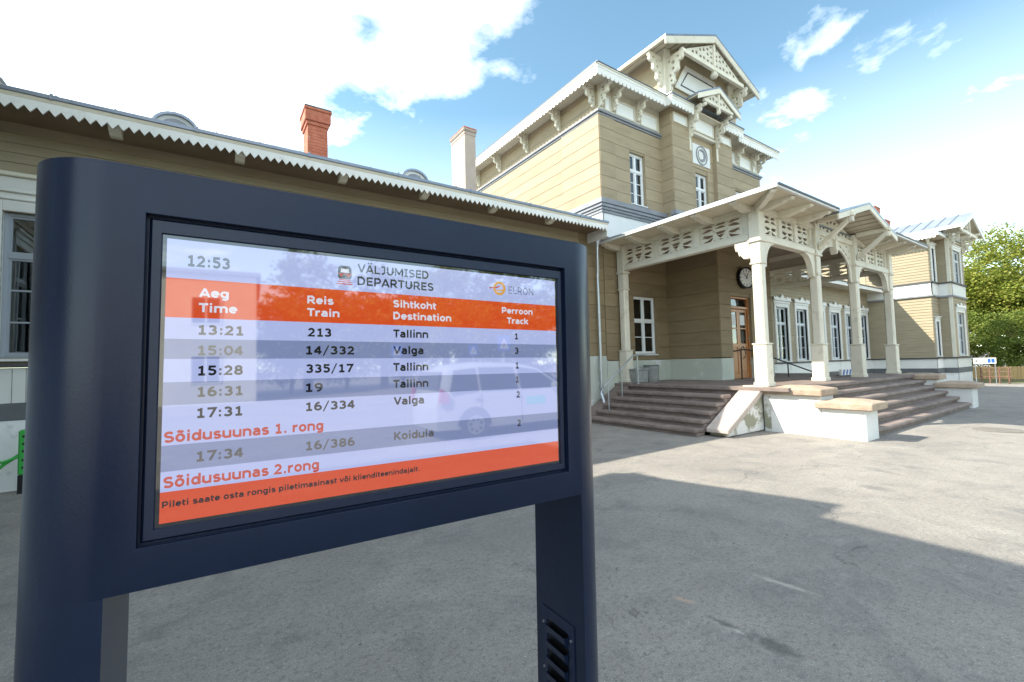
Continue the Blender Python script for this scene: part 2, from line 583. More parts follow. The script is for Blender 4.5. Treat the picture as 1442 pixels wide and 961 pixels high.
def leafhole(cx, cy, w, h, bend=0, rot=0, n=5):
    top, bot = [], []
    for i in range(n + 1):
        a = i / n
        x = (a - .5) * w
        e = math.sin(math.pi * a) ** .7
        y = bend * (1 - (2 * a - 1) ** 2)
        if 0 < i < n:
            top.append((x, y + e * h / 2))
            bot.append((x, y - e * h / 2))
        elif i == 0:
            top.append((x, y))
        else:
            top.append((x, y))
    pts = top + bot[::-1]
    c, s = math.cos(rot), math.sin(rot)
    return [(cx + x * c - y * s, cy + x * s + y * c) for x, y in pts]


# ------------------------------------------------------------------ walls
_bc = {}


def board_mesh(name, L, p, style, m):
    k = (name, round(L, 3), round(p, 4), style, m.name)
    if k not in _bc:
        if style == 'rustic':
            prof = [(0.004, 0.001), (-.010, .002), (-.020, .010), (-.020, p - .008), (-.010, p - .001), (0.004, p)]
        elif style == 'clap':
            prof = [(0.004, 0.0), (-.026, 0.002), (-.026, .012), (-.006, p), (0.004, p)]
        else:
            prof = [(0.004, 0.0), (-.016, .0), (-.016, p), (0.004, p)]
        _bc[k] = MB().prism(prof, 0, L, 'x').mesh(name, m)
    return _bc[k]


def spans(a, b, cuts):
    out = [(a, b)]
    for c, d in cuts:
        nx = []
        for p, q in out:
            if d <= p or c >= q:
                nx.append((p, q))
            else:
                if c > p:
                    nx.append((p, c))
                if d < q:
                    nx.append((d, q))
        out = nx
    return [s for s in out if s[1] - s[0] > .02]


def wall(parent, F, L, z0, z1, m, holes=(), pitch=.37, style='rustic', joined=False, thick=.28, core=None, zstart=None, name='wall_board', skip_core=False):
    holes = list(holes)
    if not skip_core:
        mb = MB()
        zs = sorted({z0, z1} | {min(max(h[1], z0), z1) for h in holes} | {min(max(h[3], z0), z1) for h in holes})
        for a, b in zip(zs, zs[1:]):
            if b - a < 1e-4:
                continue
            mid = (a + b) / 2
            for p, q in spans(0, L, [(h[0], h[2]) for h in holes if h[1] < mid < h[3]]):
                mb.box(p, 0.003, a, q, thick, b)
        put('wall', mb, core or m, parent, F)
    mbj = MB()
    z = z0 if zstart is None else zstart
    while z < z1 - .02:
        a, b = max(z, z0), min(z + pitch, z1)
        z += pitch
        if b - a < .04:
            continue
        cuts = [(h[0], h[2]) for h in holes if min(b, h[3]) - max(a, h[1]) > .25 * (b - a)]
        for p, q in spans(0, L, cuts):
            me = board_mesh(name, q - p, b - a, style, m)
            if joined:
                o = len(mbj.v)
                mbj.v += [(v.co.x + p, v.co.y, v.co.z + a) for v in me.vertices]
                mbj.f += [tuple(i + o for i in pl.vertices) for pl in me.polygons]
            else:
                link(name, me, parent, FW(F, p, 0, a))
    if joined and mbj.v:
        o = put('siding', mbj, m, parent, F)
        o['kind'] = 'stuff'


_wc = {}


def window(parent, F, u, z, w, h, cols=2, rows=2, transom=.36, sash=SASHW, casing=0, casem=None, cornice=False, recess=.10, curtain=False, fancy=False, toprow=1, sill=True):
    """origin at the lower left corner of the opening, on the wall plane"""
    key = (w, h, cols, rows, transom, sash.name, casing, casem.name if casem else 0, cornice, recess, curtain, fancy, toprow, sill)
    loc = FW(F, u, 0, z)
    if key in _wc:
        return duptree(_wc[key], loc[:3], loc[3], parent)
    fr = MB()
    t = .05
    y0, y1 = recess - .04, recess + .05
    fr.box(0, y0, 0, t, y1, h).box(w - t, y0, 0, w, y1, h).box(t, y0, h - t, w - t, y1, h).box(t, y0, 0, w - t, y1, t)
    root = put('window', fr, sash, parent, loc, bevel=.006)
    if casing:
        c = casing
        mb = MB()
        mb.box(-c, -.055, -.02, 0, .10, h + c).box(w, -.055, -.02, w + c, .10, h + c).box(0, -.055, h, w, .10, h + c)
        mb.box(-c + .02, -.07, 0, -c + .05, -.055, h + c).box(w + c - .05, -.07, 0, w + c - .02, -.055, h + c)
        put('casing', mb, casem, root, bevel=.008)
        if cornice:
            mb = MB()
            mb.box(-c - .02, -.08, h + c + .003, w + c + .02, .02, h + c + .10)
            mb.box(-c - .06, -.13, h + c + .10, w + c + .06, .02, h + c + .145)
            put('cornice', mb, casem, root, bevel=.01)
        if fancy:
            a, b = -c - .04, w + c + .04
            m_ = (a + b) / 2
            top = [(a, 0), (b, 0), (b + .04, .06), (b, .14), (b - .10, .09), (b - .22, .15), (b - .36, .09), (m_ + .14, .10), (m_ + .08, .20), (m_, .24),
                   (m_ - .08, .20), (m_ - .14, .10), (a + .36, .09), (a + .22, .15), (a + .10, .09), (a, .14), (a - .04, .06)]
            link('crest', curve_mesh('crest', [top, leafhole(m_ - .3, .05, .12, .03), leafhole(m_ + .3, .05, .12, .03)], .03, casem), root, (0, -.09, h + c + .146))
    if sill:
        put('sill', MB().prism([(recess, -.05), (-.075, -.05), (-.075, -.02), (recess, .0)], -casing - .02 if casing else 0.002, w + (casing + .02 if casing else -.002), 'x'), casem or sash, root)
    sm = MB()
    zt = h * (1 - transom)
    ya, yb = recess - .02, recess + .03
    sm.box(t, ya - .025, zt - .035, w - t, yb, zt + .035)
    xs = [t + (w - 2 * t) * i / cols for i in range(cols + 1)]
    mull = .035
    for i in range(1, cols):
        sm.box(xs[i] - mull, ya - .02, t, xs[i] + mull, yb, zt - .035).box(xs[i] - mull, ya - .02, zt + .035, xs[i] + mull, yb, h - t)
    zr = [t + (zt - .035 - t) * i / rows for i in range(rows + 1)]
    zu = [zt + .035 + (h - t - zt - .035) * i / toprow for i in range(toprow + 1)]
    s_ = .028
    panes = []
    for i in range(cols):
        a = xs[i] + (mull if i else 0)
        b = xs[i + 1] - (mull if i < cols - 1 else 0)
        sm.box(a, ya, t, a + s_, yb, zt - .035).box(b - s_, ya, t, b, yb, zt - .035)
        sm.box(a, ya, zt + .035, a + s_, yb, h - t).box(b - s_, ya, zt + .035, b, yb, h - t)
        for z_ in zr[1:-1] + zu[1:-1]:
            sm.box(a + s_, ya + .01, z_ - .012, b - s_, yb, z_ + .012)
        for z_ in (zr[0], zu[0]):
            sm.box(a + s_, ya, z_, b - s_, yb, z_ + s_)
        for z_ in (zr[-1], zu[-1]):
            sm.box(a + s_, ya, z_ - s_, b - s_, yb, z_)
        for q in (zr, zu):
            for j in range(len(q) - 1):
                panes.append((a + .01, q[j] + .005, b - .01, q[j + 1] - .005))
    put('sash', sm, sash, root)
    for (a, c, b, d) in panes:
        k = ('pane', round(b - a, 3), round(d - c, 3))
        if k not in _fc:
            _fc[k] = MB().box(0, 0, 0, b - a, .004, d - c).mesh('pane', GLASS)
        link('pane', _fc[k], root, (a, recess + .005, c))
    dk = MB()
    D = recess + .6
    dk.add([(0, recess + .06, 0), (w, recess + .06, 0), (w, recess + .06, h), (0, recess + .06, h), (0, D, 0), (w, D, 0), (w, D, h), (0, D, h)],
           [(4, 5, 6, 7), (0, 1, 5, 4), (3, 2, 6, 7), (0, 3, 7, 4), (1, 2, 6, 5)])
    put('room_interior', dk, DARK, root)
    if curtain:
        for a, b in ((t, w * .34), (w * .66, w - t)):
            mb = MB()
            n = 14
            pts = [(a + (b - a) * i / n, recess + .12 + .018 * math.sin(i * 2.4)) for i in range(n + 1)]
            vs_ = [(p[0], p[1], .02) for p in pts] + [(p[0], p[1], h - .02) for p in pts]
            mb.add(vs_, [(i, i + 1, i + n + 2, i + n + 1) for i in range(n)])
            put('curtain', mb, CURT, root)
    _wc[key] = root
    return root


def hole(u, z, w, h):
    return (u, z, u + w, z + h)


def valance(parent, F, L, depth, tooth, m, kind='saw', t=.025, top=.0):
    n = max(1, round(L / tooth))
    p = L / n
    k = ('val', round(L, 3), round(depth, 3), n, kind, m.name)
    if k not in _fc:
        lo = []
        for i in range(n):
            if kind == 'saw':
                lo += [(i * p, -depth + tooth * .68), ((i + .5) * p, -depth)]
            else:
                for j in range(5):
                    a = math.pi * j / 5
                    lo.append(((i + .5 - .5 * math.cos(a)) * p, -depth + p * .62 - p * .62 * math.sin(a)))
        lo.append((L, -depth + (tooth * .68 if kind == 'saw' else p * .62)))
        _fc[k] = curve_mesh('valance', [lo + [(L, top), (0, top)]], t, m)
    return link('valance', _fc[k], parent, F)


def bracket_mesh(w, h, t, m, style='scroll'):
    """ornate sawn bracket in the xz plane: wall on x=0, top at z=0, sticks out to +x"""
    k = ('br', w, h, t, style, m.name)
    if k in _fc:
        return _fc[k]
    if style == 'scroll':
        out = [(0, 0), (w, 0), (w * 1.02, -.06 * h), (w * .92, -.10 * h), (w * .98, -.18 * h), (w * .86, -.26 * h), (w * .70, -.24 * h), (w * .66, -.36 * h),
               (w * .70, -.46 * h), (w * .55, -.54 * h), (w * .42, -.52 * h), (w * .38, -.64 * h), (w * .44, -.74 * h), (w * .34, -.84 * h), (w * .20, -.82 * h), (w * .22, -.94 * h), (w * .10, -h), (0, -h)]
        holes = []
        for cx, cz, r in ((.66, -.13, .10), (.36, -.22, .12), (.36, -.40, .10), (.18, -.56, .08), (.24, -.72, .07)):
            holes.append([(cx * w + r * w * math.cos(a * math.pi / 4), cz * h + r * w * math.sin(a * math.pi / 4)) for a in range(8)])
        holes.append(leafhole(.14 * w, -.14 * h, .15 * w, .08 * h, 0, .6))
    elif style == 'wave':
        out = [(0, 0), (w, 0), (w, -.25 * h), (w * .93, -.50 * h), (w * .86, -.42 * h), (w * .80, -.50 * h), (w * .72, -.80 * h), (w * .62, -.74 * h), (w * .52, -.88 * h), (w * .40, -h), (0, -h)]
        holes = []
    elif style == 'quarter':
        out = [(0, 0), (w, 0), (w, -.10 * h)]
        for i in range(1, 8):
            a = math.pi / 2 * i / 8
            out.append((w * .22 + w * .78 * (1 - math.sin(a)), -h + h * .90 * math.cos(a)))
        out += [(w * .22, -h), (0, -h)]
        holes = []
    _fc[k] = curve_mesh('bracket', [out] + holes, t, m)
    return _fc[k]


def cyl(name, p, q, r, m, parent=None, seg=10, F=(0, 0, 0, 0)):
    return put(name, MB().tube([p, q], r, seg), m, parent, F, smooth=40)


# ================================================================== SETTING
def setting():
    o = put('ground', MB().add([(-400, -400, 0), (700, -400, 0), (700, 500, 0), (-400, 500, 0)], [(0, 1, 2, 3)]), ASPHALT)
    o['kind'] = 'structure'

    def blob(name, cx, cy, rx, ry, z, m, seed, n=26, rot=0):
        rg = random.Random(seed)
        pts = []
        for i in range(n):
            a = 2 * math.pi * i / n
            k = .72 + .38 * rg.random()
            x, y = rx * k * math.cos(a), ry * k * math.sin(a)
            pts.append((cx + x * math.cos(rot) - y * math.sin(rot), cy + x * math.sin(rot) + y * math.cos(rot), z))
        b = put(name, MB().add(pts, [tuple(range(n))]), m)
        b['kind'] = 'structure'
    o = put('grass_verge', MB().add([(32.2, 5.9, .006), (33, 3.6, .006), (60, 2.0, .006), (60, 30, .006), (36, 30, .006), (36, 5.9, .006)], [(0, 1, 2, 3, 4, 5)]), GRASSM)
    o['kind'] = 'structure'
    o = put('road_marking', MB().add([(13.3, 1.55, .005), (13.6, 1.15, .005), (16.5, .8, .005), (16.4, 1.1, .005)], [(0, 1, 2, 3)]), WHITEPAINT)
    o['kind'] = 'structure'


setting()

# ================================================================== STATION BUILDING
station = thing('station_building', 'tan timber railway station with cream fretwork, tower, portico and low wings', 'building')
YF = 9.2       # main front plane
DK = 0.95      # deck height
S = station


def ledge(F, L, z0, z1, d, m, name='ledge', x0=0):
    bx(name, x0, -d, z0, L, .05, z1, m, S, F, bevel=.008)


def gable_roof_block(x0, x1, y0, y1, ze, za, t, m, under, name='roof'):
    """roof of two slopes with the ridge along y; ze eave height, za apex height"""
    xm = (x0 + x1) / 2
    mb = MB()
    mb.prism([(x0, ze), (xm, za), (x1, ze), (x1, ze - t), (xm, za - t), (x0, ze - t)], y0, y1, 'y')
    o = put(name, mb, m, S)
    mb = MB()
    mb.prism([(x0 + .02, ze - t - .002), (xm, za - t - .002), (x1 - .02, ze - t - .002), (x1 - .02, ze - t - .04), (xm, za - t - .04), (x0 + .02, ze - t - .04)], y0 + .02, y1 - .02, 'y')
    put('soffit', mb, under, o)
    return o


def hip_roof(x0, x1, y0, y1, ze, rise, inset, m, t=.05, name='roof', seams=0, yb=None):
    """hipped roof: eave rectangle at ze, rising by rise over inset"""
    yt = y1 if yb is None else yb
    P = [(x0, y0, ze), (x1, y0, ze), (x1, y1, ze), (x0, y1, ze), (x0 + inset, y0 + inset, ze + rise), (x1 - inset, y0 + inset, ze + rise), (x1 - inset, yt - (inset if yb is None else 0), ze + rise), (x0 + inset, yt - (inset if yb is None else 0), ze + rise)]
    Q = [(p[0], p[1], p[2] - t) for p in P[:4]]
    mb = MB()
    mb.add(P + Q, [(0, 1, 5, 4), (1, 2, 6, 5), (2, 3, 7, 6), (3, 0, 4, 7), (4, 5, 6, 7), (11, 10, 9, 8), (0, 8, 9, 1), (1, 9, 10, 2), (2, 10, 11, 3), (3, 11, 8, 0)])
    o = put(name, mb, m, S)
    if seams:
        sm = MB()
        k = x0 + seams
        while k < x1 - .05:
            a = min(k - x0, x1 - k, inset)
            sm.hexa([(k - .012, y0, ze), (k + .012, y0, ze), (k + .012, y0 + a, ze + rise * a / inset), (k - .012, y0 + a, ze + rise * a / inset),
                     (k - .012, y0, ze + .03), (k + .012, y0, ze + .03), (k + .012, y0 + a, ze + .03 + rise * a / inset), (k - .012, y0 + a, ze + .03 + rise * a / inset)])
            k += seams
        k = y0 + seams
        while k < y1 - .05:
            a = min(k - y0, y1 - k, inset)
            for sx, xx in ((1, x0), (-1, x1)):
                sm.hexa([(xx, k - .012, ze), (xx + sx * a, k - .012, ze + rise * a / inset), (xx + sx * a, k + .012, ze + rise * a / inset), (xx, k + .012, ze),
                         (xx, k - .012, ze + .03), (xx + sx * a, k - .012, ze + .03 + rise * a / inset), (xx + sx * a, k + .012, ze + .03 + rise * a / inset), (xx, k + .012, ze + .03)])
            k += seams
        put('roof_seam', sm, m, o)
    return o


def wing(x0, x1, ledge_z, zsill, wins, ww, wh, eave_y, eave_z, pitch, joined, detail, xr=None):
    """low wing between x0 and x1 with its front on YF"""
    F = (x0, YF, 0, 0)
    L = x1 - x0
    hs = [hole(u - x0, zsill, ww, wh) for u in wins]
    wall(S, F, L, ledge_z, eave_z + .1, TAN2, hs, pitch, 'clap', joined, name='siding_board')
    for u in wins:
        window(S, F, u - x0, zsill, ww, wh, 2, 3, .30, SASH if detail else SASHG, .16, WHITE, True, .09, fancy=detail)
        if not detail:
            bx('head_board', u - x0 - .20, -.05, zsill + wh + .31, u - x0 + ww + .20, .02, zsill + wh + .50, WHITE, S, F, bevel=.01)
            bx('head_cornice', u - x0 - .26, -.11, zsill + wh + .502, u - x0 + ww + .26, .02, zsill + wh + .56, CREAM, S, F, bevel=.01)
    # base: ledge, boarded cream band, grey band, plinth
    bx('ledge', 0, -.10, ledge_z - .06, L, .02, ledge_z, DARKLINE, S, F, bevel=.01)
    zc = ledge_z - .06 - (.50 if not detail else .48)
    mb = MB()
    k = 0
    n = int(L / .14)
    for i in range(n):
        mb.box(i * L / n + .006, -.045, zc, (i + 1) * L / n - .006, .01, ledge_z - .063)
    o = put('base_boards', mb, WHITE, S, F)
    o['kind'] = 'stuff'
    bx('wall_base', 0, -.02, zc, L, .25, ledge_z - .063, WHITE, S, F)
    bx('grey_band', 0, -.075, zc - .24, L, .25, zc - .003, DGREY, S, F, bevel=.008)
    bx('plinth', 0, -.06, -.2, L, .25, zc - .243, PLINTH, S, F)


# ---- left wing
LW0, LW1 = -11.0, 9.6
wing(LW0, 8.6, 1.78, 1.86, [-6.85, -4.66, -2.47], 1.15, 2.10, 8.4, 5.30, .145, False, False)
# plain wall next to the tower: same wide boards as the tower
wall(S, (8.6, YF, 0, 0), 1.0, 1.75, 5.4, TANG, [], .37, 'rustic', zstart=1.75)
bx('dado', 0, -.03, -.1, 1.0, .25, 1.75, DADO, S, (8.6, YF, 0, 0))
# eaves of the left wing
EZ = 5.365
bx('roof_edge', LW0, 8.36, EZ, 9.0, 8.46, EZ + .065, ROOF, S, bevel=.01)
mbj = MB()
for i in range(12):
    x = LW0 + 1.0 + i * 1.63
    if x < 8.9:
        mbj.box(x, 8.345, EZ - .004, x + .03, 8.47, EZ + .077)
put('roof_edge_seam', mbj, ROOF, S)
bx('fascia_fillet', LW0, 8.372, EZ - .057, 8.96, 8.40, EZ - .003, SOFFIT, S)
valance(S, (LW0, 8.385, EZ - .058, 0), 19.95, .168, .119, WHITE, 'saw', .022)
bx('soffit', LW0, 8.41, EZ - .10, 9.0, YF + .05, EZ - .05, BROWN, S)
bx('fascia_end', 8.93, 8.40, EZ - .36, 8.99, YF - .03, EZ - .052, WHITE, S)
for i, x in enumerate([-5.9, -4.3, -2.75, -1.2, .38, 2.05, 3.70, 5.40, 7.1]):
    b = link('eave_bracket', bracket_mesh(.30, .13, .14, CREAM, 'wave'), S, (x, 8.72, EZ - .102, R(-90)))
# roof of the left wing
hip = MB()
hip.add([(LW0, 8.44, EZ + .06), (9.0, 8.44, EZ + .06), (9.6, 9.2, EZ + .31), (9.6, 12.6, EZ + 1.30), (LW0, 12.6, EZ + 1.30), (LW0, 16, EZ + .2), (9.6, 16, EZ + .2)],
        [(0, 1, 2, 3, 4), (4, 3, 6, 5)])
roofL = put('roof', hip, ROOF, S)
mb = MB()
for i in range(31):
    x = LW0 + .5 + i * .62
    if x < 8.8:
        mb.hexa([(x, 8.45, EZ + .06), (x + .02, 8.45, EZ + .06), (x + .02, 12.6, EZ + 1.30), (x, 12.6, EZ + 1.30), (x, 8.45, EZ + .115), (x + .02, 8.45, EZ + .115), (x + .02, 12.6, EZ + 1.335), (x, 12.6, EZ + 1.335)])
put('roof_seam', mb, ROOF, roofL)


def eyebrow(x, y, z, w=.62, h=.26):
    mb = MB()
    n = 10
    arc = [(w / 2 * -math.cos(math.pi * i / n), h * math.sin(math.pi * i / n)) for i in range(n + 1)]
    out = [(p[0] * 1.12, p[1] * 1.14 + .01) for p in arc]
    mb.prism([(p[0], p[1] - .15 if i in (0, n) else p[1]) for i, p in enumerate(arc)], 0, 1.3, 'y')
    o = put('dormer', mb, WHITE, S, (x, y, z, 0), smooth=40)
    mb = MB()
    for i in range(n):
        a, b, c, d = arc[i], arc[i + 1], out[i + 1], out[i]
        mb.hexa([(a[0], -.06, a[1]), (b[0], -.06, b[1]), (b[0], 1.35, b[1]), (a[0], 1.35, a[1]), (d[0], -.06, d[1]), (c[0], -.06, c[1]), (c[0], 1.35, c[1]), (d[0], 1.35, d[1])])
    put('dormer_roof', mb, ROOF, o, smooth=40)
    mb = MB()
    mb.prism([(p[0] * .72, p[1] * .72 + .01) for p in arc], -.012, .004, 'y')
    put('dormer_louvre', mb, LEDGE, o)


for x in (-2.95, -.56, 3.98):
    eyebrow(x, 9.8, 5.96)


def chimney(x0, y0, x1, y1, z0, z1, m, cap, flare=.07, band=.30):
    mb = MB().box(x0, y0, z0, x1, y1, z1)
    o = put('chimney', mb, m, S, bevel=.008)
    if flare:
        put('chimney_cap', MB().box(x0 - flare, y0 - flare, z1 - band, x1 + flare, y1 + flare, z1 - .05)
            .box(x0 - flare * .5, y0 - flare * .5, z1 - band - .09, x1 + flare * .5, y1 + flare * .5, z1 - band - .002)
            .box(x0 - flare * 1.3, y0 - flare * 1.3, z1 - .048, x1 + flare * 1.3, y1 + flare * 1.3, z1 + .012), m, o, bevel=.012)
    put('chimney_top', MB().box(x0 - flare * 1.2, y0 - flare * 1.2, z1 + .014, x1 + flare * 1.2, y1 + flare * 1.2, z1 + .05), cap, o, bevel=.01)
    # brick courses: thin recessed joints are modelled as slightly proud courses
    mb = MB()
    zc, k = z0 + 1.0, 0
    while zc < z1 - band - .12:
        mb.box(x0 - .006, y0 - .006, zc, x1 + .006, y1 + .006, zc + .062)
        zc += .075
    if m is BRICK:
        q = put('brick_courses', mb, m, o)
    return o


c1 = chimney(1.84, 11.0, 2.27, 11.55, 5.4, 7.72, BRICK, DGREY)
c1['label'] = 'red brick chimney with corbelled cap'
c2 = chimney(6.0, 11.0, 6.36, 11.85, 5.4, 8.42, BRICKW, BRICK, .03, .08)
c2['label'] = 'pale lime washed chimney with bare brick patches'

# ---- tower
TX0, TX1, TY1 = 9.6, 19.0, 17.6
BX0, BX1, BY = 12.5, 16.1, 8.75
ZB, ZC, ZE = 6.42, 9.03, 9.955     # belt top, cornice, wall top
FL = (TX0, TY1, 0, R(-90))   # left face, u runs from back to front
FFr = (TX0, YF, 0, 0)
LL = TY1 - YF
wall(S, FL, LL, 5.2, ZE, TAN, [], .372, 'rustic', zstart=ZB)
tw = (1.30, 6.55, .74, 1.68)
wall(S, FFr, BX0 - TX0, 5.2, ZC, TAN, [hole(*tw)], .372, 'rustic', zstart=ZB)
window(S, FFr, *tw, cols=2, rows=3, transom=.33, recess=.13, curtain=True)
wall(S, (BX1, YF, 0, 0), TX1 - BX1, 5.2, ZC, TAN, [hole(.95, 6.55, .74, 1.68)], .372, 'rustic', zstart=ZB)
window(S, (BX1, YF, 0, 0), .95, *tw[1:], cols=2, rows=3, transom=.33, recess=.13)
bx('wall_back', TX0 + .3, TY1 - .3, 0, TX1, TY1, ZE, TAN, S)
bx('wall_side', TX1 - .28, YF + .29, 0, TX1, TY1 - .31, ZE, TAN, S)
# corner pilaster boards of the tower (slightly proud strip at the corner)
for F_, u0 in ((FL, LL - 1.66), (FFr, 0.0)):
    z = ZB
    while z < ZC - .1:
        link('corner_board', board_mesh('corner_board', .66 if F_ is FFr else 1.688, min(.372, ZC - z), 'rustic', TAN), S, FW(F_, u0 if F_ is FL else -.028, -.028, z))
        z += .372
# projecting bay
wall(S, (BX0, YF, 0, R(-90)), YF - BY, 5.2, ZE, TAN, [], .372, 'rustic', thick=.2, zstart=ZB)
bayw = 1.06
wall(S, (BX0, BY, 0, 0), bayw, 5.2, 9.50, TAN, [], .372, 'rustic', zstart=ZB, thick=.42)
wall(S, (BX1 - bayw, BY, 0, 0), bayw, 5.2, 9.50, TAN, [], .372, 'rustic', zstart=ZB, thick=.42)
bx('wall', BX0, BY + .002, 9.50, BX1, BY + .4, 10.3, TAN, S)
FC = (BX0 + bayw, BY + .14, 0, 0)
CW = BX1 - BX0 - 2 * bayw
wall(S, FC, CW, 5.2, 9.50, TAN, [hole(.37, 6.5, .74, 1.62)], .372, 'rustic', zstart=ZB, thick=.28)
window(S, FC, .37, 6.5, .74, 1.62, cols=2, rows=3, transom=.33, recess=.11, curtain=True)
bx('wall_side', BX1 - .2, BY + .425, 5.2, BX1, YF + .01, ZE, TAN, S)
# medallion
med = bx('medallion_panel', .22, -.05, 8.40, 1.26, -.004, 9.12, PANEL, S, FC, bevel=.006)
mb = MB()
for r0, r1, y in ((.30, .335, -.02), (.20, .225, -.03)):
    n = 28
    ins = [(r0 * math.cos(2 * math.pi * i / n), r0 * 1.02 * math.sin(2 * math.pi * i / n)) for i in range(n)]
    outs = [(r1 * math.cos(2 * math.pi * i / n), r1 * 1.02 * math.sin(2 * math.pi * i / n)) for i in range(n)]
    me = curve_mesh('medallion_ring', [outs, ins], .03, LEDGE)
    link('medallion_ring', me, med, (.74, -.06, 8.76))
cres = [(.20 * math.cos(a), .20 * math.sin(a)) for a in [R(d) for d in range(-110, 111, 20)]] + [(.02 + .15 * math.cos(a) * .8, .15 * math.sin(a)) for a in [R(d) for d in range(110, -111, -20)]]
link('crescent', curve_mesh('crescent', [[(p[0] - .03, p[1]) for p in cres]], .03, LEDGE), med, (.74, -.062, 8.76))
link('medallion_ring', curve_mesh('medallion_disc', [[(.26 * math.cos(2 * math.pi * i / 24), .26 * math.sin(2 * math.pi * i / 24)) for i in range(24)]], .012, WHITE), med, (.74, -.052, 8.76))
# belt course between floors
def belt(F, L, e0=0, e1=0):
    for i, (a, b, d) in enumerate(((6.02, 6.10, .07), (6.103, 6.18, .10), (6.183, 6.27, .14), (6.273, 6.42, .18))):
        bx('belt_course', -d * e0, -d, a, L + d * e1, .04, b, LEDGE, S, F, bevel=.008)
    bx('white_band', -.035 * e0, -.035, 5.30, L + .035 * e1, .03, 6.017, PANEL, S, F)
belt(FL, LL, 0, 1)
belt((TX0, YF, 0, 0), BX0 - TX0, 0, 0)
belt((BX1, YF, 0, 0), TX1 - BX1, 0, 0)
belt((BX0, BY, 0, 0), BX1 - BX0, 1, 1)
# upper cornice ledge and frieze
def ucorn(F, L, e0=0, e1=0):
    for a, b, d in ((9.03, 9.09, .05), (9.093, 9.17, .10)):
        bx('cornice_ledge', -d * e0, -d, a, L + d * e1, .06, b, LEDGE, S, F, bevel=.008)
ucorn(FL, LL, 0, 1)
ucorn((TX0, YF, 0, 0), BX0 - TX0)
ucorn((BX1, YF, 0, 0), TX1 - BX1, 0, 1)
def frieze_panel(F, u, z, w, h, d=.0):
    o = bx('frieze_panel', u, -.035 - d, z, u + w, -.004 - d, z + h, PANEL, S, F, bevel=.004)
    mb = MB()
    t = .045
    mb.box(u - t, -.055 - d, z - t, u + w + t, -.003 - d, z - .002).box(u - t, -.055 - d, z + h + .002, u + w + t, -.003 - d, z + h + t)
    mb.box(u - t, -.055 - d, z - .001, u - .002, -.003 - d, z + h + .001).box(u + w + .002, -.055 - d, z - .001, u + w + t, -.003 - d, z + h + .001)
    put('panel_moulding', mb, CREAM, o, F if False else (0, 0, 0, 0))
bx('frieze', 0, -.004, 9.172, BX0 - TX0, .2, ZE, CREAM, S, (TX0, YF, 0, 0))
bx('frieze', 0, -.004, 9.172, TX1 - BX1, .2, ZE, CREAM, S, (BX1, YF, 0, 0))
for F_, u, z, w, h in (((TX0, YF, 0, 0), .28, 9.26, .18, .40), ((TX0, YF, 0, 0), .76, 9.26, .80, .40), ((TX0, YF, 0, 0), 1.92, 9.26, .74, .40),
                       ((BX1, YF, 0, 0), .25, 9.26, .74, .40), ((BX1, YF, 0, 0), 1.35, 9.26, .80, .40), ((BX1, YF, 0, 0), 2.35, 9.26, .2, .40),
                       ((BX0, BY, 0, 0), .12, 9.50, .66, .24), ((BX0, BY, 0, 0), 2.82, 9.50, .66, .24), ((BX0, BY, 0, 0), 1.16, 9.52, 1.20, .50)):
    frieze_panel(F_, u, z, w, h)
bx('lintel_band', bayw + .002, -.03, 9.36, BX1 - BX0 - bayw - .002, .15, 9.465, CREAM, S, (BX0, BY, 0, 0), bevel=.01)
# eaves of the tower: left, front-left, around the bay, front-right
OV = .56
EB = 9.78      # lower tip of the fascia
ET = 10.10
def eave(F, L, d, e0, e1, back=.0, soff=True):
    """fascia board with scalloped valance at distance d before the face"""
    a, b = -e0, L + e1
    bx('fascia', a, -d - .02, ET - .11, b, -d + .02, ET - .002, WHITE, S, F, bevel=.006)
    valance(S, FW(F, a, -d + .004, ET - .108), b - a, .225, .17, WHITE, 'scallop', .024)
    bx('roof_edge', a - .015, -d - .05, ET + .001, b + .015, -d + .06, ET + .04, ROOFEDGE, S, F)
    bx('cornice_fillet', a - .004, -d - .045, ET - .03, b + .004, -d - .022, ET - .001, CREAM, S, F)
    if soff:
        bx('soffit', a + .022, -d + .022, ET - .14, b - .022, .03, ET - .10, SOFFIT, S, F)
eave(FL, LL, OV, 0, OV, soff=False)
eave((TX0, YF, 0, 0), BX0 - TX0, OV - .003, OV + .003, -.35, soff=False)
eave((BX1, YF, 0, 0), TX1 - BX1, OV - .003, -.35, OV, soff=False)
eave((BX0, BY, 0, 0), .86, .30, .35, 0, soff=False)
eave((BX1 - .86, BY, 0, 0), .86, .30, 0, .35, soff=False)
bx('fascia', 0, -.02, ET - .11, .16, .02, ET - .002, WHITE, S, (BX0 - .35, 8.64, 0, R(-90)))
valance(S, (BX0 - .35, 8.64, ET - .108, R(-90)), .17, .215, .145, WHITE, 'scallop', .024)
for (xa, ya, xb, yb) in ((TX0 - OV + .022, YF - OV + .022, TX0 + .02, TY1), (TX0 + .021, YF - OV + .022, BX0 - .36, YF + .04), (BX0 - .359, BY - .278, BX1 + .359, YF + .04), (BX1 + .36, YF - OV + .022, TX1 + OV - .022, YF + .04)):
    bx('soffit', xa, ya, ET - .142, xb, yb, ET - .10, SOFFIT, S)
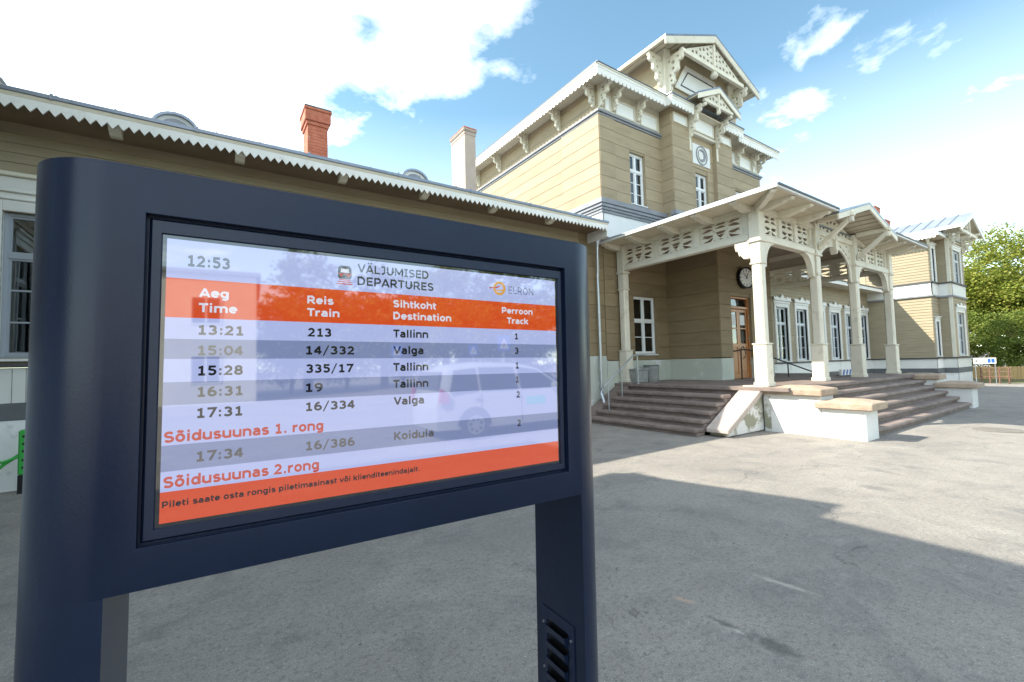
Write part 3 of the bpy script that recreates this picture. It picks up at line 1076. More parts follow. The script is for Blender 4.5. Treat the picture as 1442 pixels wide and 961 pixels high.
# scroll brackets under the eaves
bm_ = bracket_mesh(.50, .66, .09, CREAM, 'scroll')
def scroll(F, u, zt=ET - .142, me=None):
    o = link('eave_bracket', me or bm_, S, FW(F, u, -.005, zt))
    o.rotation_euler = (0, 0, F[3] - R(90))
    return o
for y in (9.35, 10.95, 12.75, 14.6, 16.3):
    scroll(FL, TY1 - y)
for u in (.10, .62, 1.74):
    scroll((TX0, YF, 0, 0), u)
for u in (1.1, 2.25, 2.78):
    scroll((BX1, YF, 0, 0), u)
bl = bracket_mesh(.50, .95, .10, CREAM, 'scroll')
for u in (1.0, 2.6):
    scroll((BX0, BY, 0, 0), u, 10.12, bl)
# pilaster strips beside the centre panel
for u in (.94, 2.56):
    bx('strip', u, -.035, 8.7, u + .10, -.0, 9.46, CREAM, S, (BX0, BY, 0, 0))
# tower roof (low hip)
hip_roof(TX0 - OV - .03, TX1 + OV + .03, YF - OV - .03, TY1 + .3, ET + .045, .55, 2.4, ROOF)
bx('roof', BX0 - .38, BY - .34, ET + .0425, BX1 + .38, YF - .3, ET + .072, ROOF, S)
# upper gable over the bay
GX0, GX1, GY0, GY1, GZE, GZA = 11.5, 17.1, 8.1, 12.2, 11.62, 12.74
gr = gable_roof_block(GX0, GX1, GY0, GY1, GZE, GZA, .06, ROOF, SOFFIT)
GM = (GX0 + GX1) / 2
sl = (GZA - GZE) / (GM - GX0)
mb = MB()
for sgn in (-1, 1):
    xo, zo = GM + sgn * (GM - GX0), GZE
    mb.prism([(xo, zo - .062), (GM, GZA - .062), (GM, GZA - .30), (xo, zo - .30)], GY0 + .0, GY0 + .05, 'y')
put('bargeboard', mb, CREAM, gr, bevel=.008)
# boards of the gable soffit
mb = MB()
for i in range(1, 6):
    for sgn in (-1, 1):
        x = GM + sgn * (.45 + i * .42)
        z = GZA - sl * abs(x - GM) - .105
        mb.box(x - .01, GY0 + .06, z - .02, x + .01, 10.2, z + .0)
put('soffit_joint', mb, JOINT, gr)
# gable wall, posts and inset trapezoid panel
gw = MB()
wx0, wx1 = 12.25, 16.35
zt = lambda x: GZA - sl * abs(x - GM) - .104
gw.prism([(wx0, 10.15), (wx1, 10.15), (wx1, zt(wx1)), (GM, zt(GM)), (wx0, zt(wx0))], 8.80, 9.0, 'y')
gwall = put('gable_wall', gw, TAN, S)
for x in (wx0, wx1 - .28):
    bx('post', x - .04, 8.70, 10.15, x + .30, 8.98, zt(x + .14) + .0, CREAM, gwall, bevel=.012)
put('gable_side', MB().prism([(8.99, 10.15), (12.1, 10.15), (12.1, zt(wx0)), (8.99, zt(wx0))], wx0 + .02, wx0 + .2, 'x'), TAN, gwall)
put('gable_side', MB().prism([(8.99, 10.15), (12.1, 10.15), (12.1, zt(wx0)), (8.99, zt(wx0))], wx1 - .2, wx1 - .02, 'x'), TAN, gwall)
tp = [(12.85, 10.75), (15.75, 10.75), (15.15, 11.62), (13.45, 11.62)]
put('gable_panel', MB().prism(tp, 8.755, 8.797, 'y'), PANEL, gwall)
tpi = [(13.12, 10.88), (15.48, 10.88), (15.05, 11.49), (13.55, 11.49)]
link('panel_moulding', curve_mesh('panel_moulding', [[(12.78, 10.70), (15.82, 10.70), (15.20, 11.68), (13.40, 11.68)], tp[::-1]], .05, CREAM), gwall, (0, 8.76, 0))
link('panel_moulding', curve_mesh('panel_moulding', [tpi, [(13.17, 10.91), (15.43, 10.91), (15.02, 11.46), (13.58, 11.46)][::-1]], .03, DARKLINE), gwall, (0, 8.75, 0))
# truss of the gable: tie beam with pendant, king post, fret infill
ty = GY0 + .13
mb = MB()
mb.box(12.45, ty - .05, 11.50, 16.15, ty + .06, 11.64)
put('tie_beam', mb, CREAM, gwall, bevel=.01)
mb = MB().box(GM - .05, ty - .06, 11.642, GM + .05, ty + .07, GZA - .31)
put('king_post', mb, CREAM, gwall)
put('pendant', MB().lathe([(.03, 0), (.10, .03), (.13, .10), (.10, .17), (.05, .20), (.09, .26)], 14, (GM, ty, 11.235)), CREAM, gwall, smooth=50)
def fret_tri(xa, xb, z0, zA, zB, n, m, holes_r=1.0):
    """fretwork between a flat bottom and a sloping top"""
    outer = [(xa, z0), (xb, z0), (xb, zB), (xa, zA)]
    hs = []
    for i in range(n):
        x = xa + (xb - xa) * (i + .5) / n
        hh = zA + (zB - zA) * (i + .5) / n - z0
        w = abs(xb - xa) / n
        if hh > .16:
            k = max(1, int(hh / .17))
            for j in range(k):
                hs.append(leafhole(x, z0 + hh * (j + .5) / k, w * .68, min(hh / k * .5, .12) * holes_r, (.02 if j % 2 else -.02), rot=(.3 if (i + j) % 2 else -.3)))
    return curve_mesh('fretwork', [outer] + hs, .04, m)
link('fretwork', fret_tri(12.75, GM - .05, 11.642, 11.70, GZA - .34, 7, CREAM), gwall, (0, ty, 0))
link('fretwork', fret_tri(GM + .05, 15.85, 11.642, GZA - .34, 11.70, 7, CREAM), gwall, (0, ty, 0))
# purlin ends and big scroll brackets carrying the gable
for x, sx in ((12.40, 1), (16.20, -1)):
    b = link('gable_bracket', bracket_mesh(.60, 1.15, .10, CREAM, 'scroll'), gwall, (x, 8.70, 11.50))
    b.rotation_euler = (0, 0, R(-90))
    bx('purlin', x - .08, GY0 + .06, 11.50, x + .08, 9.0, 11.62, CREAM, gwall, bevel=.01) if False else None
b = link('gable_bracket', bracket_mesh(.62, .95, .10, CREAM, 'scroll'), gwall, (12.21, 8.85, 11.52))
b.rotation_euler = (0, 0, R(180))
b = link('gable_bracket', bracket_mesh(.62, .95, .10, CREAM, 'scroll'), gwall, (16.40, 8.85, 11.52))
bx('purlin', GX0 + .08, 8.78, 11.44, wx0 - .05, 8.92, 11.55, CREAM, gwall, bevel=.01)
bx('purlin', wx1 + .05, 8.78, 11.44, GX1 - .08, 8.92, 11.55, CREAM, gwall, bevel=.01)
# small gable in the eaves line
sg = gable_roof_block(13.05, 15.60, 8.06, 9.0, 10.30, 10.87, .05, ROOF, SOFFIT)
sm_ = (13.05 + 15.60) / 2
mb = MB()
for sgn in (-1, 1):
    mb.prism([(sm_ + sgn * 1.275, 10.24), (sm_, 10.815), (sm_, 10.64), (sm_ + sgn * 1.275, 10.065)], 8.06, 8.10, 'y')
put('bargeboard', mb, CREAM, sg, bevel=.006)
put('tie_beam', MB().box(13.45, 8.11, 10.14, 15.20, 8.19, 10.24).box(sm_ - .045, 8.10, 10.05, sm_ + .045, 8.2, 10.66), CREAM, sg, bevel=.008)
link('fretwork', fret_tri(13.55, sm_ - .045, 10.24, 10.27, 10.66, 4, CREAM), sg, (0, 8.15, 0))
link('fretwork', fret_tri(sm_ + .045, 15.10, 10.24, 10.66, 10.27, 4, CREAM), sg, (0, 8.15, 0))
put('pendant', MB().lathe([(.02, 0), (.07, .03), (.08, .08), (.04, .13)], 12, (sm_, 8.15, 9.93)), CREAM, sg, smooth=50)
bx('gable_infill', 13.4, 8.6, 10.1, 15.25, 8.75, 10.35, TAN, sg)
for x in (13.55, 15.10):
    bx('gable_arm', x - .05, 8.12, 10.02, x + .05, 8.74, 10.12, CREAM, sg, bevel=.008)

# ---- ground floor of the tower, inside the portico
Fg = (TX0, YF, 0, 0)
pw = (1.22, 1.80, 1.04, 1.80)
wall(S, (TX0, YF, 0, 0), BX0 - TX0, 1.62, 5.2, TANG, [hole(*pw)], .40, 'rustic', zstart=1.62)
window(S, Fg, *pw, cols=2, rows=2, transom=.42, recess=.09, curtain=True, sash=SASHW, casing=0, sill=True)
bx('dado', -.0, -.012, -.1, BX0 - TX0, .25, 1.60, DADO, S, Fg)
# corner pilaster of the tower at ground level
for k in range(9):
    link('corner_board', board_mesh('corner_board', .42, .398, 'rustic', TANG), S, FW(Fg, -.05, -.03, 1.62 + .398 * k))
bx('dado', -.04, -.05, -.1, .37, -.014, 1.60, DADO, S, Fg)
VX1, VY = 15.6, 7.4
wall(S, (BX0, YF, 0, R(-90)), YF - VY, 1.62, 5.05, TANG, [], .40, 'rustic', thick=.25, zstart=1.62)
bx('dado', 0, -.012, .9, YF - VY, .25, 1.60, DADO, S, (BX0, YF, 0, R(-90)))
dw = (.62, DK, 1.16, 2.56)
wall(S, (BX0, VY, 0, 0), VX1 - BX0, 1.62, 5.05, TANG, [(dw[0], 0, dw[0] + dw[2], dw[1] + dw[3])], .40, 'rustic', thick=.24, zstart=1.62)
bx('dado', 0.013, -.012, .9, dw[0], .22, 1.60, DADO, S, (BX0, VY, 0, 0))
bx('dado', dw[0] + dw[2], -.012, .9, VX1 - BX0, .22, 1.60, DADO, S, (BX0, VY, 0, 0))
bx('wall_side', VX1 - .25, VY + .245, .9, VX1, YF, 5.05, TANG, S)
# the door: two leaves with glazed tops and a fanlight
Fd = FW((BX0, VY, 0, 0), dw[0], .10, DK)
W_, H_ = dw[2], dw[3]
dr = put('door', MB().box(0, -.04, 0, .06, .10, H_).box(W_ - .06, -.04, 0, W_, .10, H_).box(.06, -.04, H_ - .06, W_ - .06, .10, H_).box(.06, -.05, 2.18, W_ - .06, .10, 2.26), DOOR, S, Fd, bevel=.008)
for i in (0, 1):
    a = .06 + i * (W_ - .12) / 2 + .004
    b = a + (W_ - .12) / 2 - .008
    mb = MB()
    st = .085
    mb.box(a, 0, .01, a + st, .045, 2.17).box(b - st, 0, .01, b, .045, 2.17)
    for z0_, z1_ in ((.01, .16), (.98, 1.10), (1.55, 1.60), (2.08, 2.17)):
        mb.box(a + st, 0, z0_, b - st, .045, z1_)
    mb.box(a + st, .018, .16, b - st, .03, .98)
    mb.prism([(a + st + .03, .20), (b - st - .03, .20), (b - st - .03, .94), (a + st + .03, .94)], .006, .02, 'y')
    lf = put('door_leaf', mb, DOOR, dr, bevel=.006)
    put('pane', MB().box(a + st, .02, 1.10, b - st, .026, 1.55), GLASS, dr)
    put('pane', MB().box(a + st, .02, 1.60, b - st, .026, 2.08), GLASS, dr)
    put('pane', MB().box(a + .02, .02, 2.28, b - .02, .026, H_ - .08), GLASS, dr)
    put('notice', MB().box(a + st + .03, .012, 1.68, b - st - .04, .016, 2.0), PANEL, dr)
mb = MB()
mb.tube([(W_ / 2 + .03, -.02, .92), (W_ / 2 + .07, -.07, 1.02), (W_ / 2 + .20, -.08, .80), (W_ / 2 + .23, -.04, .68), (W_ / 2 + .15, -.02, .62)], .012, 8)
put('door_handle', mb, IRON, dr, smooth=50)
for z_ in (.45, 1.2, 1.9):
    bx('hinge', W_ - .075, -.055, z_, W_ - .05, -.035, z_ + .10, STEEL, dr)
put('room_interior', MB().box(0, .6, 0, W_, .62, H_).box(-.01, .12, 0, .0, .6, H_).box(W_, .12, 0, W_ + .01, .6, H_), DARK, dr)

# ---- portico
PX0, PX1, PYF = 10.2, 18.5, 5.06     # column centres: left, right, front
PL = [(10.2, 5.06), (13.07, 5.06), (15.63, 5.06), (18.5, 5.06)]
porch_deck = bx('deck', 9.82, 4.40, .865, 18.9, 9.17, DK, STEP, S, bevel=.01)
bx('deck_base', 9.90, 5.48, -.1, 18.6, 9.15, .864, STEP, S)
bx('deck_base', 10.62, 4.46, -.1, 17.98, 5.47, .8645, STEP, S)
cslab = curve_mesh  # alias


def column(x, y, back=False):
    z0, zt_ = DK, 4.28
    mb = MB()
    s = .143
    mb.box(-s, -s, 0, s, s, .93).box(-s - .02, -s - .02, 0, s + .02, s + .02, .10).box(-s - .018, -s - .018, .93, s + .018, s + .018, .965)
    o = put('column', mb, CREAM, S, (x, y, z0, 0), bevel=.012)
    c = .108
    mb = MB()
    ch = .03
    oc = [(-c + ch, -c), (c - ch, -c), (c, -c + ch), (c, c - ch), (c - ch, c), (-c + ch, c), (-c, c - ch), (-c, -c + ch)]
    mb.prism(oc, .967, 2.74, 'z')
    put('shaft', mb, CREAM, o)
    mb = MB()
    mb.box(-.13, -.13, 2.742, .13, .13, 2.79).box(-.112, -.112, 2.79, .112, .112, 3.24)
    mb.box(-.15, -.15, 3.24, .15, .15, 3.30).box(-.122, -.122, 3.30, .122, .122, 4.06)
    put('capital', mb, CREAM, o, bevel=.01)
    return o


colz = []
for i, (x, y) in enumerate(PL):
    colz.append(column(x, y))
colz.append(column(PX0, YF - .19))
colz.append(column(PX1, YF - .19))
# curved braces below the beams
qb = bracket_mesh(.52, .62, .13, CREAM, 'quarter')
def brace(x, y, rz, me=qb, z=4.27):
    o = link('brace', me, S, (x, y, z, rz))
    return o
brace(10.33, 5.06, 0)
brace(12.94, 5.06, R(180))
brace(15.76, 5.06, 0)
brace(18.37, 5.06, R(180))
# the moulded stepped capital block on the side of the corner columns
for x in (PX0, PX1):
    mb = MB().box(-.10, .13, 3.10 + .0, .10, .34, 3.30).box(-.12, .13, 3.302, .12, .46, 3.36)
    link('capital_side', bracket_mesh(.34, .40, .16, CREAM, 'wave'), S, (x, PYF + .135, 4.26, R(90)))
# beams
def beam(x0, y0, x1, y1, z0, z1, w, name='beam', m=CREAM):
    dx, dy = x1 - x0, y1 - y0
    L = math.hypot(dx, dy)
    rz = math.atan2(dy, dx)
    return bx(name, 0, -w / 2, z0, L, w / 2, z1, m, S, (x0, y0, 0, rz), bevel=.008)


def lattice(x0, y0, x1, y1, n, z0=4.44, z1=4.90, groups=3):
    """row of n fret panels with posts between, from (x0,y0) to (x1,y1)"""
    L = math.hypot(x1 - x0, y1 - y0)
    rz = math.atan2(y1 - y0, x1 - x0)
    pw_ = .15
    w = (L - pw_ * (n + 1)) / n
    h = z1 - z0
    key = ('lat', round(w, 3), round(h, 3), groups)
    if key not in _fc:
        hs = []
        m_ = .05
        gw_ = (w - 2 * m_) / groups
        for g in range(groups):
            cx = m_ + gw_ * (g + .5)
            sg_ = -1 if g < groups / 2 - .5 else (1 if g > groups / 2 - .5 else 0)
            if sg_:
                for z_, hh, bd, rt in ((.85, .080, .030, .10), (.64, .074, .024, -.12), (.41, .082, -.028, .10), (.17, .088, -.040, -.35)):
                    hs.append(leafhole(cx, h * z_, gw_ * .90, hh, bd, rt * sg_, 8))
                hs.append(leafhole(cx + sg_ * gw_ * .38, h * .32, .045, .03, 0, .8 * sg_, 4))
            else:
                for z_, hh, bd in ((.87, .075, .024), (.69, .06, .02), (.49, .075, -.02)):
                    hs.append(leafhole(cx, h * z_, gw_ * .84, hh, bd, 0, 8))
                hs.append([(cx - gw_ * .34, h * .40), (cx - gw_ * .12, h * .34), (cx, h * .38), (cx + gw_ * .12, h * .34), (cx + gw_ * .34, h * .40), (cx + gw_ * .16, h * .24), (cx, h * .18), (cx - gw_ * .16, h * .24)])
                hs.append(leafhole(cx, h * .10, gw_ * .3, .03, 0, 0, 4))
        for g in range(1, groups):
            cx = m_ + gw_ * g
            for z_ in (.93, .57, .07):
                hs.append([(cx + .016 * math.cos(a), h * z_ + .022 * math.sin(a)) for a in [R(60 * q) for q in range(6)]])
        for xx in (.03, w - .03):
            for zz in (.03, h - .03):
                hs.append([(xx + .012 * math.cos(a), zz + .012 * math.sin(a)) for a in [R(60 * q) for q in range(6)]])
        _fc[key] = curve_mesh('fret_panel', [[(0, 0), (w, 0), (w, h), (0, h)]] + hs, .03, CREAM)
    for i in range(n):
        u = pw_ + i * (w + pw_)
        F_ = FW((x0, y0, 0, rz), u, 0, z0)
        link('fret_panel', _fc[key], S, F_)
        mb = MB()
        mb.box(0, -.035, 0, .022, -.016, h).box(w - .022, -.035, 0, w, -.016, h).box(.022, -.035, 0, w - .022, -.016, .022).box(.022, -.035, h - .022, w - .022, -.016, h)
        k2 = ('latm', round(w, 3), round(h, 3))
        if k2 not in _fc:
            _fc[k2] = mb.mesh('panel_moulding', CREAM)
        link('panel_moulding', _fc[k2], S, F_)
    for i in range(n + 1):
        F_ = FW((x0, y0, 0, rz), i * (w + pw_), 0, z0)
        bx('lattice_post', 0, -.05, 0.001, pw_, .05, h - .001, CREAM, S, F_)


for x in (PX0, PX1):
    beam(x, PYF + .14, x, YF - .05, 4.27, 4.40, .18)
    beam(x, PYF + .14, x, YF - .05, 4.402, 4.44, .12, 'beam_moulding')
    beam(x, PYF + .14, x, YF - .05, 4.90, 5.03, .16)
    if x == PX0:
        lattice(x, YF - .10, x, PYF + .14, 3)
    else:
        lattice(x, PYF + .14, x, YF - .10, 3)
for xa, xb in ((10.34, 12.93), (15.77, 18.36)):
    beam(xa, PYF, xb, PYF, 4.23, 4.37, .18)
    beam(xa, PYF, xb, PYF, 4.372, 4.41, .12, 'beam_moulding')
    beam(xa, PYF, xb, PYF, 4.90, 5.03, .16)
    lattice(xa, PYF, xb, PYF, 3, 4.41, 4.90, 2)
# the centre arch between the two middle columns
ca, cb = 13.20, 15.50
cm = (ca + cb) / 2
ar = []
for i in range(17):
    a = math.pi * i / 16
    ar.append((cm + (cb - ca - .26) / 2 * math.cos(a), 3.95 + .66 * math.sin(a)))
hs = []
for i in range(1, 16):
    a = math.pi * (i + .0) / 16
    for k, off in ((1, .13),):
        if abs(i - 8) < 1.2:
            continue
        rx = (cb - ca - .26) / 2 + off * .95
        x, z = cm + rx * math.cos(a) * .99, 3.95 + (.66 + off) * math.sin(a)
        if z < 4.74 and ca + .07 < x < cb - .07:
            hs.append(leafhole(x, z, .15, .055, .015, a + math.pi / 2, 5))
for x, z, r in ((ca + .17, 4.60, .7), (cb - .17, 4.60, -.7), (ca + .32, 4.72, .3), (cb - .32, 4.72, -.3), (ca + .12, 4.42, 1.2), (cb - .12, 4.42, -1.2)):
    hs.append(leafhole(x, z, .13, .05, .012, r, 5))
outer = [(ca, 3.72), (ca, 4.80), (cb, 4.80), (cb, 3.72), (cb - .12, 3.72)] + ar + [(ca + .12, 3.72)]
link('arch_fretwork', curve_mesh('arch_fretwork', [outer] + hs, .04, CREAM), S, (0, PYF, 0))
beam(ca, PYF, cb, PYF, 4.80, 4.93, .16)
put('keystone', MB().box(cm - .07, PYF - .10, 4.50, cm + .07, PYF + .08, 4.93).prism([(cm - .07, 4.50), (cm + .07, 4.50), (cm, 4.40)], PYF - .09, PYF + .07, 'y'), CREAM, S, bevel=.01)
gz = lambda x: 5.56 - .30 * abs(x - 14.35) - .08
link('fretwork', fret_tri(13.10, cm - .0, 4.93, 5.06, gz(14.35) - .03, 5, CREAM), S, (0, PYF, 0))
link('fretwork', fret_tri(cm + .0, 15.60, 4.93, gz(14.35) - .03, 5.06, 5, CREAM), S, (0, PYF, 0))
# portico roof: low hip, soffit, rafter tails
RX0, RX1, RY0 = 9.38, 19.32, 4.22
for xa, ya, xb, yb in ((RX0 + .04, RY0 + .04, PX0, YF - .03), (PX1, RY0 + .04, RX1 - .04, YF - .03), (PX0, RY0 + .04, 12.55, PYF), (16.15, RY0 + .04, PX1, PYF)):
    bx('soffit', xa, ya, 5.03, xb, yb, 5.06, SOFFIT, S)
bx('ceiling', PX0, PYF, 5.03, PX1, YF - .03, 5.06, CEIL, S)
rz0 = 5.065
mb = MB()
mb.add([(RX0, RY0, rz0), (12.35, RY0, rz0), (12.35, RY0, rz0 + .03), (RX0, RY0, rz0 + .03), (RX0, YF, rz0), (RX0, YF, rz0 + .03), (12.35, 5.6, rz0 + .2), (12.2, YF, rz0 + .45), (12.35, RY0, rz0 + .03), (12.35, 6.6, rz0 + .35)],
       [(0, 1, 2, 3), (0, 3, 5, 4), (3, 2, 6, 9, 7), (3, 7, 5), (0, 4, 7, 1)])
mb2 = MB().box(RX0, RY0, rz0, 12.5, YF - .02, rz0 + .035).box(16.2, RY0, rz0, RX1, YF - .02, rz0 + .035).box(12.5, 5.0, rz0, 16.2, YF - .02, rz0 + .034)
proof = put('portico_roof', mb2, ROOF, S)
proof.name = 'roof'
hipm = MB()
yb_ = YF - .02
zr_ = rz0 + .036
hipm.add([(RX0, RY0, zr_), (RX1, RY0, zr_), (RX1, yb_, zr_), (RX0, yb_, zr_), (RX0 + 2.4, RY0 + 2.4, zr_ + .30), (RX1 - 2.4, RY0 + 2.4, zr_ + .30), (RX1 - 2.4, yb_, zr_ + .30), (RX0 + 2.4, yb_, zr_ + .30)],
         [(3, 0, 4, 7), (1, 2, 6, 5), (4, 5, 6, 7)])
hipm.add([(RX0, RY0, zr_), (12.45, RY0, zr_), (12.45, RY0 + 2.4, zr_ + .3), (RX0 + 2.4, RY0 + 2.4, zr_ + .30)], [(0, 1, 2, 3)])
hipm.add([(16.25, RY0, zr_), (RX1, RY0, zr_), (RX1 - 2.4, RY0 + 2.4, zr_ + .30), (16.25, RY0 + 2.4, zr_ + .3)], [(0, 1, 2, 3)])
put('roof_sheet', hipm, ROOF, proof)
# eaves edges of the portico (thin pale gutter board on the left, dark edge on the front)
bx('roof_edge', RX0 - .03, RY0 - .03, 5.015, RX0 + .03, YF - .02, 5.062, WHITE, S)
bx('roof_edge', RX0 - .04, RY0 - .04, 5.064, RX0 + .02, YF - .02, 5.106, TIN, S)
for xa, xb in ((RX0 + .02, 12.35), (16.3, RX1)):
    bx('roof_edge', xa, RY0 - .03, 5.02, xb, RY0 + .03, 5.062, WHITE, S)
    bx('roof_edge', xa, RY0 - .05, 5.064, xb, RY0 + .02, 5.104, ROOFEDGE, S)
tail = bracket_mesh(.78, .15, .15, CREAM, 'wave')
for y in (9.05, 8.14, 7.07, 6.12, 5.16):
    link('rafter_tail', tail, S, (PX0 - .0, y, 5.028, R(180)))
    link('rafter_tail', tail, S, (PX1 + .0, y, 5.028, 0))
for x in (10.25, 11.15, 12.1, 16.6, 17.5, 18.45):
    link('rafter_tail', tail, S, (x, PYF, 5.029, R(-90)))
dg = bracket_mesh(1.05, .15, .12, CREAM, 'wave')
link('rafter_tail', dg, S, (PX0 - .02, PYF - .02, 5.026, R(-135)))
link('rafter_tail', dg, S, (PX1 + .02, PYF - .02, 5.026, R(-45)))
# portico gable
pg = gable_roof_block(12.32, 16.38, 4.18, 8.4, 5.03, 5.62, .05, ROOF, SOFFIT)
gm = 14.35
mb = MB()
for sgn in (-1, 1):
    mb.prism([(gm + sgn * 2.03, 4.975), (gm, 5.565), (gm, 5.42), (gm + sgn * 2.03, 4.83)], 4.18, 4.23, 'y')
put('bargeboard', mb, CREAM, pg, bevel=.008)
mb = MB()
for i in range(1, 9):
    for sgn in (-1, 1):
        x = gm + sgn * .22 * i
        z = 5.62 - .29 * .22 * i - .095
        mb.box(x - .006, 4.24, z - .012, x + .006, 5.4, z)
put('soffit_joint', mb, JOINT, pg)
for x, sx in ((13.07, -1), (15.63, 1)):
    zz = 5.62 - .29 * abs(x - gm)
    bx('purlin', x - .07, 4.12, zz - .22, x + .07, PYF - .14, zz - .10, CREAM, pg, bevel=.01)
    mb = MB()
    mb.hexa([(x - .06, PYF - .14, 4.34), (x + .06, PYF - .14, 4.34), (x + .06, PYF - .14, 4.50), (x - .06, PYF - .14, 4.50),
             (x - .06, 4.24, zz - .34), (x + .06, 4.24, zz - .34), (x + .06, 4.24, zz - .222), (x - .06, 4.24, zz - .222)])
    put('strut', mb, CREAM, pg, bevel=.008)
    bx('column_head', x - .13, PYF - .13, 4.90, x + .13, PYF + .13, 5.10, CREAM, pg, bevel=.01)
    put('pendant', MB().box(x - .05, 4.14, zz - .36, x + .05, 4.24, zz - .22), CREAM, pg, bevel=.015)

# ---- steps
for k in range(6):   # left flight, descends towards -X
    zt_ = DK - .158 * (k + (0 if k else 0))
    xr = 9.86 - .27 * k
    if k == 0:
        continue
    zt_ = DK - .158 * k
    bx('step', xr - .31, 5.50, zt_ - .085, xr + .02, 8.62, zt_, STEP, S, bevel=.018)
    bx('step_riser', xr - .25, 5.5, -.02, xr + .3, 8.62, zt_ - .086, STEP, S)
for k in range(1, 6):   # right flight, descends towards -Y
    zt_ = DK - .158 * k
    yn = 4.42 - .235 * k
    bx('step', 10.58, yn - .03, zt_ - .085, 18.02, yn + .27, zt_, STEP, S, bevel=.02)
    bx('step_riser', 10.58, yn + .03, -.02, 18.02, yn + .30, zt_ - .086, STEP, S)


def coping(x0, y0, x1, y1, z, h=.14, rise=.07, ins=.28):
    xm0, xm1, ym0, ym1 = x0 + ins, x1 - ins, y0 + ins, y1 - ins
    if xm0 > xm1:
        xm0 = xm1 = (x0 + x1) / 2
    if ym0 > ym1:
        ym0 = ym1 = (y0 + y1) / 2
    mb = MB()
    mb.add([(x0, y0, z), (x1, y0, z), (x1, y1, z), (x0, y1, z), (x0, y0, z + h), (x1, y0, z + h), (x1, y1, z + h), (x0, y1, z + h),
            (xm0, ym0, z + h + rise), (xm1, ym0, z + h + rise), (xm1, ym1, z + h + rise), (xm0, ym1, z + h + rise)],
           [(0, 3, 2, 1), (0, 1, 5, 4), (1, 2, 6, 5), (2, 3, 7, 6), (3, 0, 4, 7), (4, 5, 9, 8), (5, 6, 10, 9), (6, 7, 11, 10), (7, 4, 8, 11), (8, 9, 10, 11)])
    return put('coping_stone', mb, COPE, S, bevel=.015)


for x0, x1, mm in ((10.0, 10.6, PLINTH), (18.0, 18.6, PLINTH)):
    bx('pier', x0, 3.18, -.1, x1, 3.90, .565, mm, S, bevel=.012)
    bx('pier', x0, 3.902, -.1, x1, 5.0, .80, mm, S, bevel=.012)
    coping(x0 - .10, 3.04, x1 + .09, 3.98, .567, .13, .06)
    coping(x0 - .10, 3.84, x1 + .09, 4.90, .802, .13, .06)
    coping(x0 - .08, 4.905, x1 - .1, 5.42, .80, .125, .0, .02)
# sloping cheek walls of the left flight
for y0, y1, lx in ((4.98, 5.46, 8.62), (8.66, 9.14, 8.62)):
    mb = MB().prism([(lx, .10), (lx, .02), (10.05, .02), (10.05, .86)], y0 + .06, y1 - .03, 'y')
    put('cheek_wall', mb, PEEL, S)
    mb = MB().prism([(lx - .10, .02 + .06), (lx - .10, .17), (10.02, .975), (10.08, .975), (10.08, .86), (lx + .02, .085)], y0, y1, 'y')
    put('cheek_slab', mb, PALES if y0 < 6 else STEP, S, bevel=.015)
bx('peeled_render', 9.994, 4.86, .0, 9.999, 5.0, .76, PEEL, S)

# ---- right wing
RWX = [19.72, 21.55, 23.35, 25.15, 26.98, 28.75]
wing(19.0, 30.2, 1.36, 1.42, RWX, 1.02, 2.30, 8.4, 5.0, .145, True, True)
EZR = 5.06
bx('roof_edge', 19.3, 8.36, EZR, 30.0, 8.46, EZR + .06, ROOFEDGE, S)
bx('fascia', 19.3, 8.38, EZR - .16, 30.0, 8.41, EZR - .003, WHITE, S)
bx('soffit', 19.3, 8.41, EZR - .08, 30.2, YF + .05, EZR - .04, SOFFIT, S)
put('roof', MB().add([(19.0, 8.44, EZR + .05), (30.2, 8.44, EZR + .05), (30.2, 12.6, EZR + 1.2), (19.0, 12.6, EZR + 1.2), (30.2, 16, EZR), (19, 16, EZR)], [(0, 1, 2, 3), (3, 2, 4, 5)]), ROOF, S)
for x in (33.2, 34.9):
    c = chimney(x, 9.5, x + .75, 10.2, 7.0, {33.2: 10.55, 34.9: 10.0}[x], BRICK, DGREY, .08)
    c['label'] = 'small red brick chimney above the far roof'


